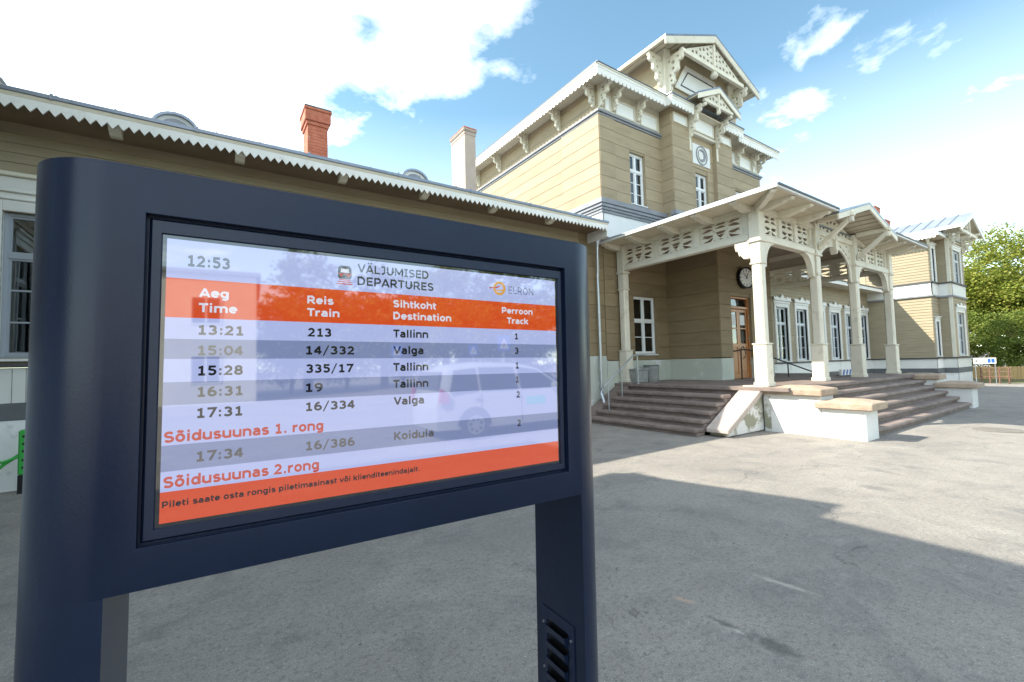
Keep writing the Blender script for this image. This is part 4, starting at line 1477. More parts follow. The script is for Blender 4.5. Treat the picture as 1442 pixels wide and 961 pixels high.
# ---- right pavilion
def pavilion():
    px0, pyf, bx0_, bx1_, by_, px1 = 30.2, 6.56, 31.5, 34.4, 6.07, 35.7
    zl, z1b, z2b, ze = 1.36, 4.50, 5.22, 7.5
    faces = [((px0, YF, 0, R(-90)), YF - pyf, [], 'side'),
             ((px0, pyf, 0, 0), bx0_ - px0, [(.42, 1.45, .50, 1.75), (.42, 5.25, .50, 1.75)], 'f'),
             ((bx0_, pyf, 0, R(-90)), pyf - by_, [], 's2'),
             ((bx0_, by_, 0, 0), bx1_ - bx0_, [(.72, 1.45, 1.40, 2.25), (.72, 5.25, 1.40, 1.75)], 'b'),
             ((bx1_, pyf, 0, 0), px1 - bx1_, [(.42, 1.45, .50, 1.75), (.42, 5.25, .50, 1.75)], 'f')]
    for F_, L, ws, kind in faces:
        hs_ = [hole(*w) for w in ws]
        wall(S, F_, L, zl, z1b, TAN2, hs_, .145, 'clap', True)
        wall(S, F_, L, z2b, ze, TAN2, hs_, .145, 'clap', True)
        e1 = 1 if kind in ('side', 's2') else 0
        bx('white_band', 0, -.03, z1b + .05, L + .03 * e1, .2, z2b - .05, WHITE, S, F_)
        bx('belt_ledge', 0, -.10, z1b - .03, L + .10 * e1, .1, z1b + .048, LEDGE, S, F_)
        bx('belt_ledge', 0, -.09, z2b - .048, L + .09 * e1, .1, z2b + .03, DARKLINE, S, F_)
        bx('ledge', 0, -.11, zl - .07, L + .11 * e1, .1, zl - .002, DARKLINE, S, F_)
        bx('base_boards', 0, -.05, .82, L + .05 * e1, .1, zl - .073, WHITE, S, F_)
        bx('grey_band', 0, -.08, .56, L + .08 * e1, .1, .818, DGREY, S, F_)
        bx('plinth', 0, -.05, -.2, L + .05 * e1, .1, .558, PLINTH, S, F_)
        bx('corner_strip', L - .10 if e1 else 0, -.04, zl, L + .04 if e1 else .10, .05, ze, CREAM, S, F_) if kind in ('s2',) else None
        for (u, z, w, h) in ws:
            window(S, F_, u, z, w, h, 2 if w > 1 else 1, 2, .3, SASH, .13, WHITE, True, .07, fancy=(w > 1 and z < 3))
    wall(S, (bx1_, by_, 0, R(90)), pyf - by_, 0, ze, TAN2, [], .145, 'clap', True, thick=.1)
    bx('wall_side', px1 - .3, pyf + .29, 0, px1, 14, ze, TAN2, S)
    bx('wall_back', px0, 13.7, 0, px1 - .31, 14, ze, TAN2, S)
    bx('wall_side', px0, YF + .02, 4.9, px0 + .3, 13.69, ze, TAN2, S)
    r = hip_roof(29.68, 36.25, 6.02, 14.5, 7.62, .42, 2.6, TIN, .05, seams=.55)
    bx('soffit', 29.72, 6.05, 7.50, 36.2, 14.4, 7.54, SOFFIT, S)
    bx('fascia', 29.67, 6.01, 7.44, 31.0, 6.05, 7.568, WHITE, S)
    bx('fascia', 29.67, 6.06, 7.44, 29.71, 14.4, 7.568, WHITE, S)
    valance(S, (29.66, 14.0, 7.44, R(-90)), 7.9, .12, .145, WHITE, 'scallop', .02)
    bx('fascia', 34.9, 6.01, 7.44, 36.24, 6.05, 7.568, WHITE, S)
    for y in (6.5, 8.2):
        o = link('eave_bracket', bracket_mesh(.42, .45, .08, CREAM, 'scroll'), S, (30.19, y, 7.49, R(180)))
    # bay gable
    g = gable_roof_block(30.55, 35.35, 5.30, 9.6, 7.96, 8.92, .06, TIN, SOFFIT)
    gmx = 32.95
    mb = MB()
    for sgn in (-1, 1):
        mb.prism([(gmx + sgn * 2.4, 7.90), (gmx, 8.86), (gmx, 8.62), (gmx + sgn * 2.4, 7.66)], 5.30, 5.36, 'y')
    put('bargeboard', mb, WHITE, g)
    mb = MB()
    for i in range(1, 8):
        for s_ in (-1, 1):
            x = gmx + s_ * i * .33
            z = 8.92 - .4 * .33 * i
            mb.box(x - .004, 5.3, z - .01, x + .004, 9.4, z + .01) if False else None
    for i in range(1, 9):
        y_ = 5.3 + i * .5
        for s_ in (-1, 1):
            mb.hexa([(gmx, y_, 8.90), (gmx + s_ * 2.38, y_, 7.95), (gmx + s_ * 2.38, y_ + .03, 7.95), (gmx, y_ + .03, 8.90), (gmx, y_, 8.955), (gmx + s_ * 2.38, y_, 7.995), (gmx + s_ * 2.38, y_ + .03, 7.995), (gmx, y_ + .03, 8.955)])
    put('roof_seam', mb, ROOF, g)
    put('gable_wall', MB().prism([(31.5, 7.3), (34.4, 7.3), (34.4, 8.22), (gmx, 8.80), (31.5, 8.22)], 6.08, 6.2, 'y'), WHITE, g)
    put('tie_beam', MB().box(31.3, 5.45, 7.72, 34.6, 5.55, 7.86).box(gmx - .06, 5.44, 7.6, gmx + .06, 5.56, 8.7), CREAM, g)
    for x in (31.6, 34.3):
        link('eave_bracket', bracket_mesh(.62, .85, .10, CREAM, 'scroll'), g, (x, 6.05, 7.86, R(-90)))
        bx('purlin', x - .07, 5.32, 7.86, x + .07, 6.1, 7.98, CREAM, g)
    bx('fascia', 30.52, 5.36, 7.79, 30.57, 9.5, 7.93, WHITE, g)
    bx('roof', 35.3, 6.6, 6.9, 37.6, 9, 6.98, TIN, S)
    bx('fascia', 35.3, 6.55, 6.75, 37.6, 6.6, 6.97, WHITE, S)
    bx('wall_side', 35.71, 7.3, 0, 37.0, 9, 6.88, TAN2, S)


pavilion()

# ---- left pavilion: stands beside the forecourt, only its shade falls into the picture
def left_pavilion():
    x1 = -3.0
    F_ = (x1, -.2, 0, R(90))   # faces +X
    wall(S, F_, 8.9, 1.8, 7.3, TAN2, [hole(1.2, 2.0, .95, 2.0), hole(3.7, 2.0, .95, 2.0), hole(6.2, 2.0, .95, 2.0)], .145, 'clap', True)
    for u in (1.2, 3.7, 6.2):
        window(S, F_, u, 2.0, .95, 2.0, 2, 2, .3, SASH, .13, WHITE, True, .07)
    bx('plinth', 0, -.06, -.1, 8.9, .2, 1.797, PLINTH, S, F_)
    wall(S, (-11, -.2, 0, 0), 8.0, 0, 7.3, TAN2, [], .145, 'clap', True)
    bx('wall_back', -11, 8.5, 0, -3.29, 8.7, 7.3, TAN2, S)
    bx('wall_side', -11, .1, 0, -10.7, 8.49, 7.3, TAN2, S)
    hip_roof(-11.6, -2.62, -.8, 9.0, 7.66, 1.2, 3.0, ROOF)
    bx('soffit', -11.5, -.75, 7.45, -2.66, 8.95, 7.60, SOFFIT, S)
    put('gable', MB().prism([(6.63, 7.58), (8.95, 7.5), (9.0, 7.35), (9.02, 7.4), (7.0, 8.22), (6.66, 7.70)], -3.4, -2.60, 'x'), ROOF, S)


left_pavilion()


# ================================================================== THINGS AT THE STATION
# handrails
h = thing('handrail', 'steel handrail on three posts beside the left flight of stone steps', 'handrail', (0, 0, 0))
put('rail', MB().tube([(8.52, 8.33, .93), (8.60, 8.33, .98), (9.72, 8.33, 1.74), (9.98, 8.33, 1.76), (10.3, 8.33, 1.74)], .021, 10), STEEL, h, smooth=50)
for x, z0_, z1_ in ((8.70, .16, 1.05), (9.22, .47, 1.40), (9.88, .95, 1.75)):
    cyl('post', (x, 8.33, z0_), (x, 8.33, z1_), .017, STEEL, h)
    put('foot', MB().lathe([(.04, 0), (.04, .012), (.02, .02)], 12, (x, 8.33, z0_)), STEEL, h)
h = thing('handrail', 'dark handrail sloping between the portico columns on the deck', 'handrail', (0, 0, 0))
put('rail', MB().tube([(13.1, 7.4, 1.80), (13.6, 7.3, 1.86), (14.0, 7.2, 1.80), (16.6, 6.6, 1.05)], .022, 10), IRON, h, smooth=50)
for x, y, z1_ in ((13.45, 7.33, 1.84), (14.3, 7.13, 1.72), (15.4, 6.88, 1.40)):
    cyl('post', (x, y, .95), (x, y, z1_), .018, IRON, h)

# clock hanging on the wall by the door
ck = thing('wall_clock', 'round black rimmed clock with white face hanging over the wooden door', 'clock', (13.82, 7.29, 4.09), R(-14))
put('case', MB().tube([(0, .05, 0), (0, -.06, 0)], [.335, .335], 32), IRON, ck, smooth=50)
mb = MB()
n = 32
mb.add([(.335 * math.cos(2 * math.pi * i / n), -.062 - e, .335 * math.sin(2 * math.pi * i / n)) for e in (0, .03) for i in range(n)] +
       [(.29 * math.cos(2 * math.pi * i / n), -.092, .29 * math.sin(2 * math.pi * i / n)) for i in range(n)] +
       [(.285 * math.cos(2 * math.pi * i / n), -.066, .285 * math.sin(2 * math.pi * i / n)) for i in range(n)],
       [(a * n + i, a * n + (i + 1) % n, (a + 1) * n + (i + 1) % n, (a + 1) * n + i) for a in range(3) for i in range(n)])
put('rim', mb, IRON, ck, smooth=40)
put('face', MB().tube([(0, -.061, 0), (0, -.068, 0)], .288, 32), CLOCKF, ck)
for i in range(12):
    a = i * math.pi / 6
    k = .022 if i % 3 == 0 else .012
    mb = MB().box(-k / 1.6, -.073, .20, k / 1.6, -.069, .265)
    o = put('hour_mark', mb, BLACK, ck)
    o.rotation_euler = (0, a, 0)
for nm, L, w_, a, yy in (('hour_hand', .15, .012, R(26), .078), ('minute_hand', .23, .008, R(-42), .082)):
    o = put(nm, MB().prism([(-w_, -.05), (w_, -.05), (w_ * .6, L), (-w_ * .6, L)], -yy, -yy + .004, 'y'), BLACK, ck)
    o.rotation_euler = (0, a, 0)

# bins on the deck
pl = thing('planter_box', 'square grey concrete planter box standing beside the left portico column', 'planter', (10.42, 8.82, DK))
put('tub', MB().prism([(-.24, 0), (.24, 0), (.27, .36), (-.27, .36)], -.2, .2, 'y'), CONC, pl, bevel=.012)
put('rim', MB().box(-.29, -.22, .362, .29, .22, .41), CONC, pl, bevel=.01)
bn = thing('litter_bin', 'round grey concrete litter bin below the curtained window', 'litter bin', (11.08, 8.82, DK))
put('body', MB().lathe([(.20, 0), (.215, .02), (.225, .42), (.22, .46), (.175, .46), (.17, .42)], 20), CONC, bn, smooth=40)
put('rim', MB().lathe([(.20, .462), (.23, .465), (.225, .50), (.16, .50)], 20), DGREY, bn, smooth=40)

# blue and white striped barrier lying on the deck
zg = thing('striped_barrier', 'low blue and white zigzag striped barrier lying on the portico deck', 'barrier', (17.15, 5.75, DK))
put('board', MB().box(-.9, -.03, .02, .9, .03, .20), WHITE, zg)
for i in range(7):
    x = -.82 + i * .25
    put('stripe', MB().prism([(x, .035), (x + .12, .035), (x + .20, .19), (x + .08, .19)], -.034, -.0302, 'y'), BLUE, zg)
for x in (-.7, .7):
    put('foot', MB().box(x - .04, -.16, 0, x + .04, .16, .02), DGREY, zg)

# rain pipe at the end of the left wing
dp = thing('downpipe', 'galvanised rain pipe with hopper head running down the tan wall', 'downpipe', (0, 0, 0))
put('hopper', MB().lathe([(.045, -.16), (.05, -.10), (.10, 0), (.105, .07), (.09, .07)], 14, (9.10, 8.95, 5.0)), STEEL, dp, smooth=40)
put('pipe', MB().tube([(9.10, 8.95, 4.88), (9.10, 8.96, 4.72), (9.17, 9.03, 4.25), (9.17, 9.05, 4.0), (9.17, 9.05, .85), (9.12, 8.99, .70), (9.06, 8.80, .30), (9.04, 8.70, .16)], .047, 12), STEEL, dp, smooth=50)
for z_ in (1.05, 2.4, 4.05):
    put('pipe_collar', MB().lathe([(.056, 0), (.056, .035)], 12, (9.17, 9.05, z_)), STEEL, dp)

# green bike pump stand at the left
gp = thing('service_post', 'bright green bicycle service post with two arms beside the left wing', 'service post', (-2.125, 8.9, 0))
put('body', MB().box(-.04, -.07, .25, .08, .07, .86), GREEN, gp, bevel=.02)
put('foot', MB().box(-.04, -.05, 0, .06, .05, .25), IRON, gp)
put('arm', MB().tube([(-.04, 0, .52), (-.17, -.02, .42), (-.22, -.03, .36), (-.30, -.04, .40)], .022, 8), GREEN, gp, smooth=50)
put('arm', MB().tube([(-.04, -.04, .50), (-.18, -.08, .45), (-.30, -.10, .52)], .018, 8), GREEN, gp, smooth=50)
for z_ in (.34, .44, .56, .66, .76):
    bx('slot', .0, -.074, z_, .05, -.0705, z_ + .03, BLACK, gp)

# manhole grating
mh = thing('manhole_grating', 'steel manhole grating set flush in the asphalt beside worn white paint', 'manhole', (13.25, 2.0, 0.004))
put('frame', MB().lathe([(.38, 0), (.38, .008), (.34, .008), (.34, 0)], 28), WORNM, mh)
for i in range(9):
    x = -.30 + i * .075
    L = math.sqrt(max(.34 ** 2 - x * x, .001))
    put('bar', MB().box(x - .018, -L, .0, x + .018, L, .010), WORNM, mh)

# loose grit and small stones swept over the asphalt
rg = random.Random(11)
mb = MB()
for i in range(1500):
    x = rg.uniform(.5, 12)
    y = rg.uniform(-.5, 8.2)
    if rg.random() < .5:
        x, y = rg.uniform(.6, 4.5), rg.uniform(.8, 4.5)
    r = rg.uniform(.0025, .007) * (1 if rg.random() < .93 else 2.0)
    a = rg.uniform(0, 3.1)
    pts = [(x + r * rg.uniform(.7, 1.3) * math.cos(a + q * 1.257), y + r * rg.uniform(.7, 1.3) * math.sin(a + q * 1.257), .001) for q in range(5)] + [(x, y, r * 1.1)]
    mb.add(pts, [(q, (q + 1) % 5, 5) for q in range(5)])
o = put('loose_grit', mb, WORNM)
o['kind'] = 'stuff'
o['label'] = 'fine grit and small stones scattered over the asphalt'

# ================================================================== FAR RIGHT
fn = thing('board_fence', 'yellowish close boarded timber fence below the trees', 'fence', (37.4, 0, 0))
fbm = MB().prism([(-.07, 0), (.07, 0), (.07, .70), (0, .74), (-.07, .70)], -.012, .012, 'y').mesh('fence_board', FENCEW)
for i in range(92):
    o = link('fence_board', fbm, fn, (0, 8.6 - i * .15, 0, R(-90 + (i % 3 - 1) * .6)))
    o.location.z = (i * 37 % 5) * .004
bx('rail', .014, -5.2, .15, .06, 8.7, .22, FENCEW, fn)
bx('rail', .014, -5.2, .50, .06, 8.7, .57, FENCEW, fn)

sp = thing('direction_sign', 'small white direction sign with dark pictogram on two thin posts', 'sign', (31.0, 4.98, 0), R(-86))
put('board', MB().box(-.38, -.015, 1.02, .38, .015, 1.30), WHITE, sp)
put('pictogram', MB().box(.22, -.02, 1.06, .33, -.016, 1.26).box(.10, -.02, 1.06, .20, -.016, 1.26), BLUE, sp)
put('arrow', MB().prism([(-.34, 1.15), (-.27, 1.10), (-.27, 1.13), (-.20, 1.16), (-.27, 1.18), (-.27, 1.20)], -.02, -.016, 'y'), BLACK, sp)
put('lettering', MB().box(-.12, -.02, 1.18, .06, -.016, 1.205).box(-.12, -.02, 1.12, .05, -.016, 1.145), BLACK, sp)
for x in (-.33, .33):
    cyl('post', (x, .035, 0), (x, .035, 1.3), .018, STEEL, sp)
rl = thing('railing', 'rusty red pipe railing with three posts in front of the yellow fence', 'railing', (32.3, 0, 0))
for y in (5.35, 5.05, 4.72, 4.40):
    cyl('post', (0, y, 0), (0, y, .78), .03, RAILR, rl)
for z_ in (.34, .58, .77):
    cyl('rail', (0, 5.42, z_), (0, 4.30, z_), .018, RAILR, rl)


# ------------------------------------------------------------------ trees
def crown_mesh(name, lumps, n, size, m, seed):
    rg = random.Random(seed)
    vs_, fs = [], []
    tot = sum(l[3] * l[4] * l[5] for l in lumps)
    for (cx, cy, cz, rx, ry, rz_) in lumps:
        k = int(n * rx * ry * rz_ / tot)
        # twig clumps spread through the lump, leaves round each clump
        nc = max(6, k // 26)
        for _ in range(nc):
            while True:
                p = Vector((rg.uniform(-1, 1), rg.uniform(-1, 1), rg.uniform(-1, 1)))
                if p.length < 1.12 and p.length > .45 * rg.random() + .35:
                    break
            c = Vector((cx + p.x * rx, cy + p.y * ry, cz + p.z * rz_))
            rad = rg.uniform(.18, .50)
            for _ in range(26):
                q = c + Vector((rg.gauss(0, rad), rg.gauss(0, rad), rg.gauss(0, rad * .55)))
                a = Vector((rg.uniform(-1, 1), rg.uniform(-1, 1), rg.uniform(-.4, .4))).normalized() * size * rg.uniform(.6, 1.2)
                b = a.cross(Vector((rg.uniform(-1, 1), rg.uniform(-1, 1), rg.uniform(.2, 1)))).normalized() * size * rg.uniform(.4, .7)
                o = len(vs_)
                vs_ += [tuple(q - a), tuple(q + b), tuple(q + a), tuple(q - b)]
                fs.append((o, o + 1, o + 2, o + 3))
    me = bpy.data.meshes.new(name)
    me.from_pydata(vs_, [], fs)
    me.materials.append(m)
    return me


def trunk_mesh(name, h, r, seed, spread):
    rg = random.Random(seed)
    mb = MB()
    pts = [(0, 0, -.2), (rg.uniform(-.1, .1), 0, h * .3), (rg.uniform(-.2, .2), rg.uniform(-.2, .2), h * .6), (rg.uniform(-.3, .3), 0, h)]
    mb.tube(pts, [r * 1.3, r, r * .7, r * .15], 9)
    for i in range(9):
        z = h * rg.uniform(.25, .75)
        a = rg.uniform(0, 6.28)
        L = spread * rg.uniform(.6, 1)
        mb.tube([(0, 0, z), (math.cos(a) * L * .45, math.sin(a) * L * .45, z + L * .35), (math.cos(a) * L, math.sin(a) * L, z + L * .75)], [r * .45, r * .28, r * .06], 6)
    return mb.mesh(name, BARK, 60)


LA = [(0, 0, 7.2, 2.6, 2.6, 2.3), (-1.6, -1.2, 5.0, 2.2, 2.2, 1.8), (1.6, .6, 5.2, 2.3, 2.1, 2.0), (0, 1.8, 5.6, 2.0, 2.0, 2.0), (.4, -1.8, 4.2, 2.2, 1.9, 1.6), (-.6, .4, 9.0, 1.6, 1.6, 1.3)]
LB = [(0, 0, 4.0, 2.4, 2.6, 2.2), (1.4, 1.0, 2.4, 1.8, 1.8, 1.5), (-1.4, -.6, 2.2, 1.9, 1.9, 1.6), (0, -1.6, 3.2, 1.7, 1.7, 1.5)]
crA = crown_mesh('crown', LA, 34000, .10, LEAF_Y, 1)
crA2 = crown_mesh('crown', [(-y, x, z * .95, rx, ry, rz_ * 1.05) for x, y, z, rx, ry, rz_ in LA], 30000, .10, LEAF_Y, 2)
crB = crown_mesh('crown', LB, 14000, .11, LEAF_G, 3)
crC = crown_mesh('crown', LA, 7000, .20, LEAF_G, 4)
trA = trunk_mesh('trunk', 8.0, .28, 5, 2.6)
trB = trunk_mesh('trunk', 4.5, .12, 6, 2.0)


TREE_WHERE = ('nearest the pale house', 'second along from the house', 'third along from the house', 'in the middle of the row, behind the car', 'fifth along, past the middle', 'sixth along, before the last', 'last of the row, farthest from the house')


def tree(name, x, y, cm_, tm_, label, sc=1.0, rz=0.0, group='trees beyond the fence'):
    t = thing(name, label, 'tree', (x, y, 0), rz, group)
    t.scale = (sc, sc, sc)
    link('trunk', tm_, t)
    link('crown', cm_, t)
    return t


tree('broadleaf_tree', 47.5, 6.2, crA, trA, 'large yellow green tree with the tallest crown, right behind the fence', 1.02, .3)
tree('broadleaf_tree', 47.0, 10.2, crA2, trA, 'yellow green tree with its crown half hidden by the far pavilion', .86, 1.4)
tree('broadleaf_tree', 50.0, .6, crA2, trA, 'yellow green tree at the right edge of the photo', 1.05, 2.2)
tree('broadleaf_tree', 58.0, 8.6, crC, trA, 'darker green tree standing farthest back behind the others', .98, .9)
tree('understorey_tree', 42.3, 5.3, crB, trB, 'low dark green bushy tree just behind the yellow fence', .66, 0)
tree('understorey_tree', 43.2, 8.2, crB, trB, 'dark green bushy tree beside the corner of the far pavilion', .72, 1.3)
tree('understorey_tree', 42.6, 2.3, crB, trB, 'low dark bushy tree behind the right end of the fence', .75, 2.6)

# ================================================================== DEPARTURE BOARD
d_ = Vector((.9993, -.0344, -.0112)).normalized()
n_ = Vector((.0344, .9994, 0)).normalized()
u_ = d_.cross(n_).normalized()
P0 = Vector((-.0852, 1.2058, 1.2881))
bd = thing('departure_board', 'dark navy electronic departure board on two rounded legs with lit train timetable', 'information board')
ZO = 1.2881
Mx = Matrix((d_, n_, u_)).transposed().to_4x4()
bd.matrix_world = Matrix.Translation(P0 - u_ * ZO) @ Mx
SF = (0, 0, ZO, 0)     # local z measured from the lower edge of the screen
YFm, YBm = -.040, .235
RAD = (YBm - YFm) / 2
YM = (YFm + YBm) / 2
XL, XR = -.090, 1.113
ZT, ZBm = .738, -.119


def arc(cx, a0, a1, n):
    return [(cx + RAD * math.cos(a0 + (a1 - a0) * i / n), YM + RAD * math.sin(a0 + (a1 - a0) * i / n)) for i in range(n + 1)]


LA_ = arc(XL, R(90), R(270), 28)     # back to front round the left
RA_ = arc(XR, R(-90), R(90), 28)
hx0, hx1, hz0, hz1 = -.034, 1.070, -.037, .642
mb = MB()
def strip(pts, z0, z1):
    n = len(pts)
    mb.add([(p[0], p[1], z0) for p in pts] + [(p[0], p[1], z1) for p in pts], [(i, i + 1, i + n + 1, i + n) for i in range(n - 1)])
strip(LA_, ZBm, ZT)
strip(RA_, ZBm, ZT)
strip([RA_[-1], LA_[0]], ZBm, ZT)
loop = LA_ + RA_
for z in (ZBm, ZT):
    mb.add([(p[0], p[1], z) for p in loop], [tuple(range(len(loop)))])
y = YFm
fo = [(XL, y, ZBm), (XR, y, ZBm), (XR, y, ZT), (XL, y, ZT)]
fi = [(hx0, y, hz0), (hx1, y, hz0), (hx1, y, hz1), (hx0, y, hz1)]
fb = [(hx0, y + .020, hz0), (hx1, y + .020, hz0), (hx1, y + .020, hz1), (hx0, y + .020, hz1)]
mb.add(fo + fi + fb, [(0, 1, 5, 4), (1, 2, 6, 5), (2, 3, 7, 6), (3, 0, 4, 7), (4, 5, 9, 8), (5, 6, 10, 9), (6, 7, 11, 10), (7, 4, 8, 11), (8, 9, 10, 11)])
me = mb.mesh('housing', NAVY)
bm = bmesh.new()
bm.from_mesh(me)
bmesh.ops.remove_doubles(bm, verts=bm.verts, dist=1e-5)
bmesh.ops.recalc_face_normals(bm, faces=bm.faces)
bm.to_mesh(me)
bm.free()
for p in me.polygons:
    p.use_smooth = True
me.set_sharp_from_angle(angle=R(35))
hs_ = link('housing', me, bd, SF, bevel=.0045)
bvm = hs_.modifiers['bevel']
bvm.segments = 3
bvm.limit_method = 'WEIGHT'
wa = me.attributes.new('bevel_weight_edge', 'FLOAT', 'EDGE')
for e in me.edges:
    p, q = (me.vertices[i].co for i in e.vertices)
    top = abs(p.z - ZT) < 1e-4 and abs(q.z - ZT) < 1e-4
    rim = all(hx0 - 1e-4 <= v.x <= hx1 + 1e-4 and hz0 - 1e-4 <= v.z <= hz1 + 1e-4 and abs(v.y - YFm) < 1e-4 for v in (p, q))
    low = abs(p.z - ZBm) < 1e-4 and abs(q.z - ZBm) < 1e-4 and abs(p.x - q.x) > .8
    wa.data[e.index].value = 1.0 if top or rim or low else 0.0
# legs with rounded outer sides
def leg(pts, xi, nm='leg'):
    m_ = MB().prism(pts, -ZO, ZBm, 'z')
    return put(nm, m_, NAVY, bd, SF, smooth=30)
LXI, RXI = -.080, 1.120
la = [p for p in LA_ if p[0] < LXI]
ra = [p for p in RA_ if p[0] > RXI]
yl = RAD
yr = math.sqrt(RAD ** 2 - (RXI - XR) ** 2)
leg([(LXI, YM + yl)] + la + [(LXI, YM - yl)], LXI)
lr = leg([(RXI, YM - yr)] + ra + [(RXI, YM + yr)], RXI)
for x in ((XL - .06), (XR + .08)):
    put('base_plate', MB().box(x - .12, YM - .18, -ZO + .0, x + .12, YM + .18, -ZO + .012), NAVY2, bd, SF)
# ventilation cover on the inner side of the right leg
cv = MB()
vy0, vy1, vz0, vz1 = .012, .197, -1.02, -.575
cv.box(RXI - .005, vy0, vz0, RXI - .0005, vy0 + .030, vz1).box(RXI - .005, vy1 - .034, vz0, RXI - .0005, vy1, vz1)
cv.box(RXI - .005, vy0 + .030, vz1 - .035, RXI - .0005, vy1 - .034, vz1).box(RXI - .005, vy0 + .030, vz0, RXI - .0005, vy1 - .034, vz0 + .035)
cvo = put('vent_cover', cv, NAVY, lr, bevel=.001)
bx('vent_opening', RXI - .0016, vy0 + .030, vz0 + .035, RXI - .0008, vy1 - .034, vz1 - .035, BLACK, lr)
k = 0
z = vz1 - .041
while z > vz0 + .08:
    lm = MB()
    ya_, yb_2 = vy0 + .036, vy1 - .040
    lm.add([(RXI - .002, ya_, z - .050), (RXI - .002, yb_2, z - .050), (RXI - .016, yb_2, z - .030), (RXI - .016, ya_, z - .030), (RXI - .020, yb_2, z - .008), (RXI - .020, ya_, z - .008),
            (RXI - .0175, yb_2, z - .008), (RXI - .0175, ya_, z - .008), (RXI - .002, yb_2, z - .010), (RXI - .002, ya_, z - .010)],
           [(0, 1, 2, 3), (3, 2, 4, 5), (5, 4, 6, 7), (0, 3, 5, 9), (1, 8, 4, 2)])
    put('louvre', lm, NAVY, lr)
    z -= .056
for y_, z_ in ((vy0 + .014, vz1 - .05), (vy1 - .014, vz1 - .055), (vy0 + .014, vz1 - .21), (vy1 - .014, vz1 - .215), (vy0 + .014, vz1 - .37), (vy1 - .014, vz1 - .375)):
    put('screw', MB().tube([(RXI - .0045, y_, z_), (RXI - .0085, y_, z_)], .0042, 10), STEEL, lr)
# bezel steps behind the opening
SW, SH = 1.04, .598
y1 = YFm + .0205
mb = MB()
def ring(x0, z0, x1, z1, X0, Z0, X1, Z1, ya, yb):
    mb.add([(X0, ya, Z0), (X1, ya, Z0), (X1, ya, Z1), (X0, ya, Z1), (x0, yb, z0), (x1, yb, z0), (x1, yb, z1), (x0, yb, z1)],
           [(0, 1, 5, 4), (1, 2, 6, 5), (2, 3, 7, 6), (3, 0, 4, 7)])
hs_open = (hx0 + .003, hz0 + .003, hx1 - .003, hz1 - .003)
me_h = hs_.data
# inner frame: a flat border, then a step back to the display
bz = MB()
mb = bz
ring(hx0 + .010, hz0 + .010, hx1 - .010, hz1 - .010, hx0 + .004, hz0 + .004, hx1 - .004, hz1 - .004, y1 - .0005, y1 - .009)
ring(-.009, -.009, SW + .009, SH + .009, hx0 + .010, hz0 + .010, hx1 - .010, hz1 - .010, y1 - .009, y1 - .009)
ring(-.007, -.007, SW + .007, SH + .007, -.009, -.009, SW + .009, SH + .009, y1 - .009, y1 - .001)
put('screen_bezel', bz, NAVY2, bd, SF)
YS = y1 - .0012
sc = put('screen', MB().box(-.008, YS - .0006, -.008, SW + .008, YS, SH + .008), S_OFF, bd, SF)
def srect(nm, x0, z0, x1, z1, m, lay=1):
    return put(nm, MB().box(x0, YS - .0006 - .0004 * lay, z0, x1, YS - .0006, z1), m, sc)
srect('screen_image', 0, 0, SW, SH, S_WHITE, 1)
srect('header_band', 0, .429, SW, .514, S_ORANGE, 2)
srect('footer_band', 0, .0, SW, .0635, S_ORANGE, 2)
for z0_, z1_ in ((.340, .383), (.2425, .291), (.105, .159)):
    srect('table_stripe', 0, z0_, SW, z1_, S_STRIPE, 2)

def El(cx, cy, rx, ry, a0, a1, n=9):
    return [(cx + rx * math.cos(R(a0 + (a1 - a0) * i / n)), cy + ry * math.sin(R(a0 + (a1 - a0) * i / n))) for i in range(n + 1)]


def O_(cx, cy, rx, ry):
    return El(cx, cy, rx, ry, 0, 360, 18)


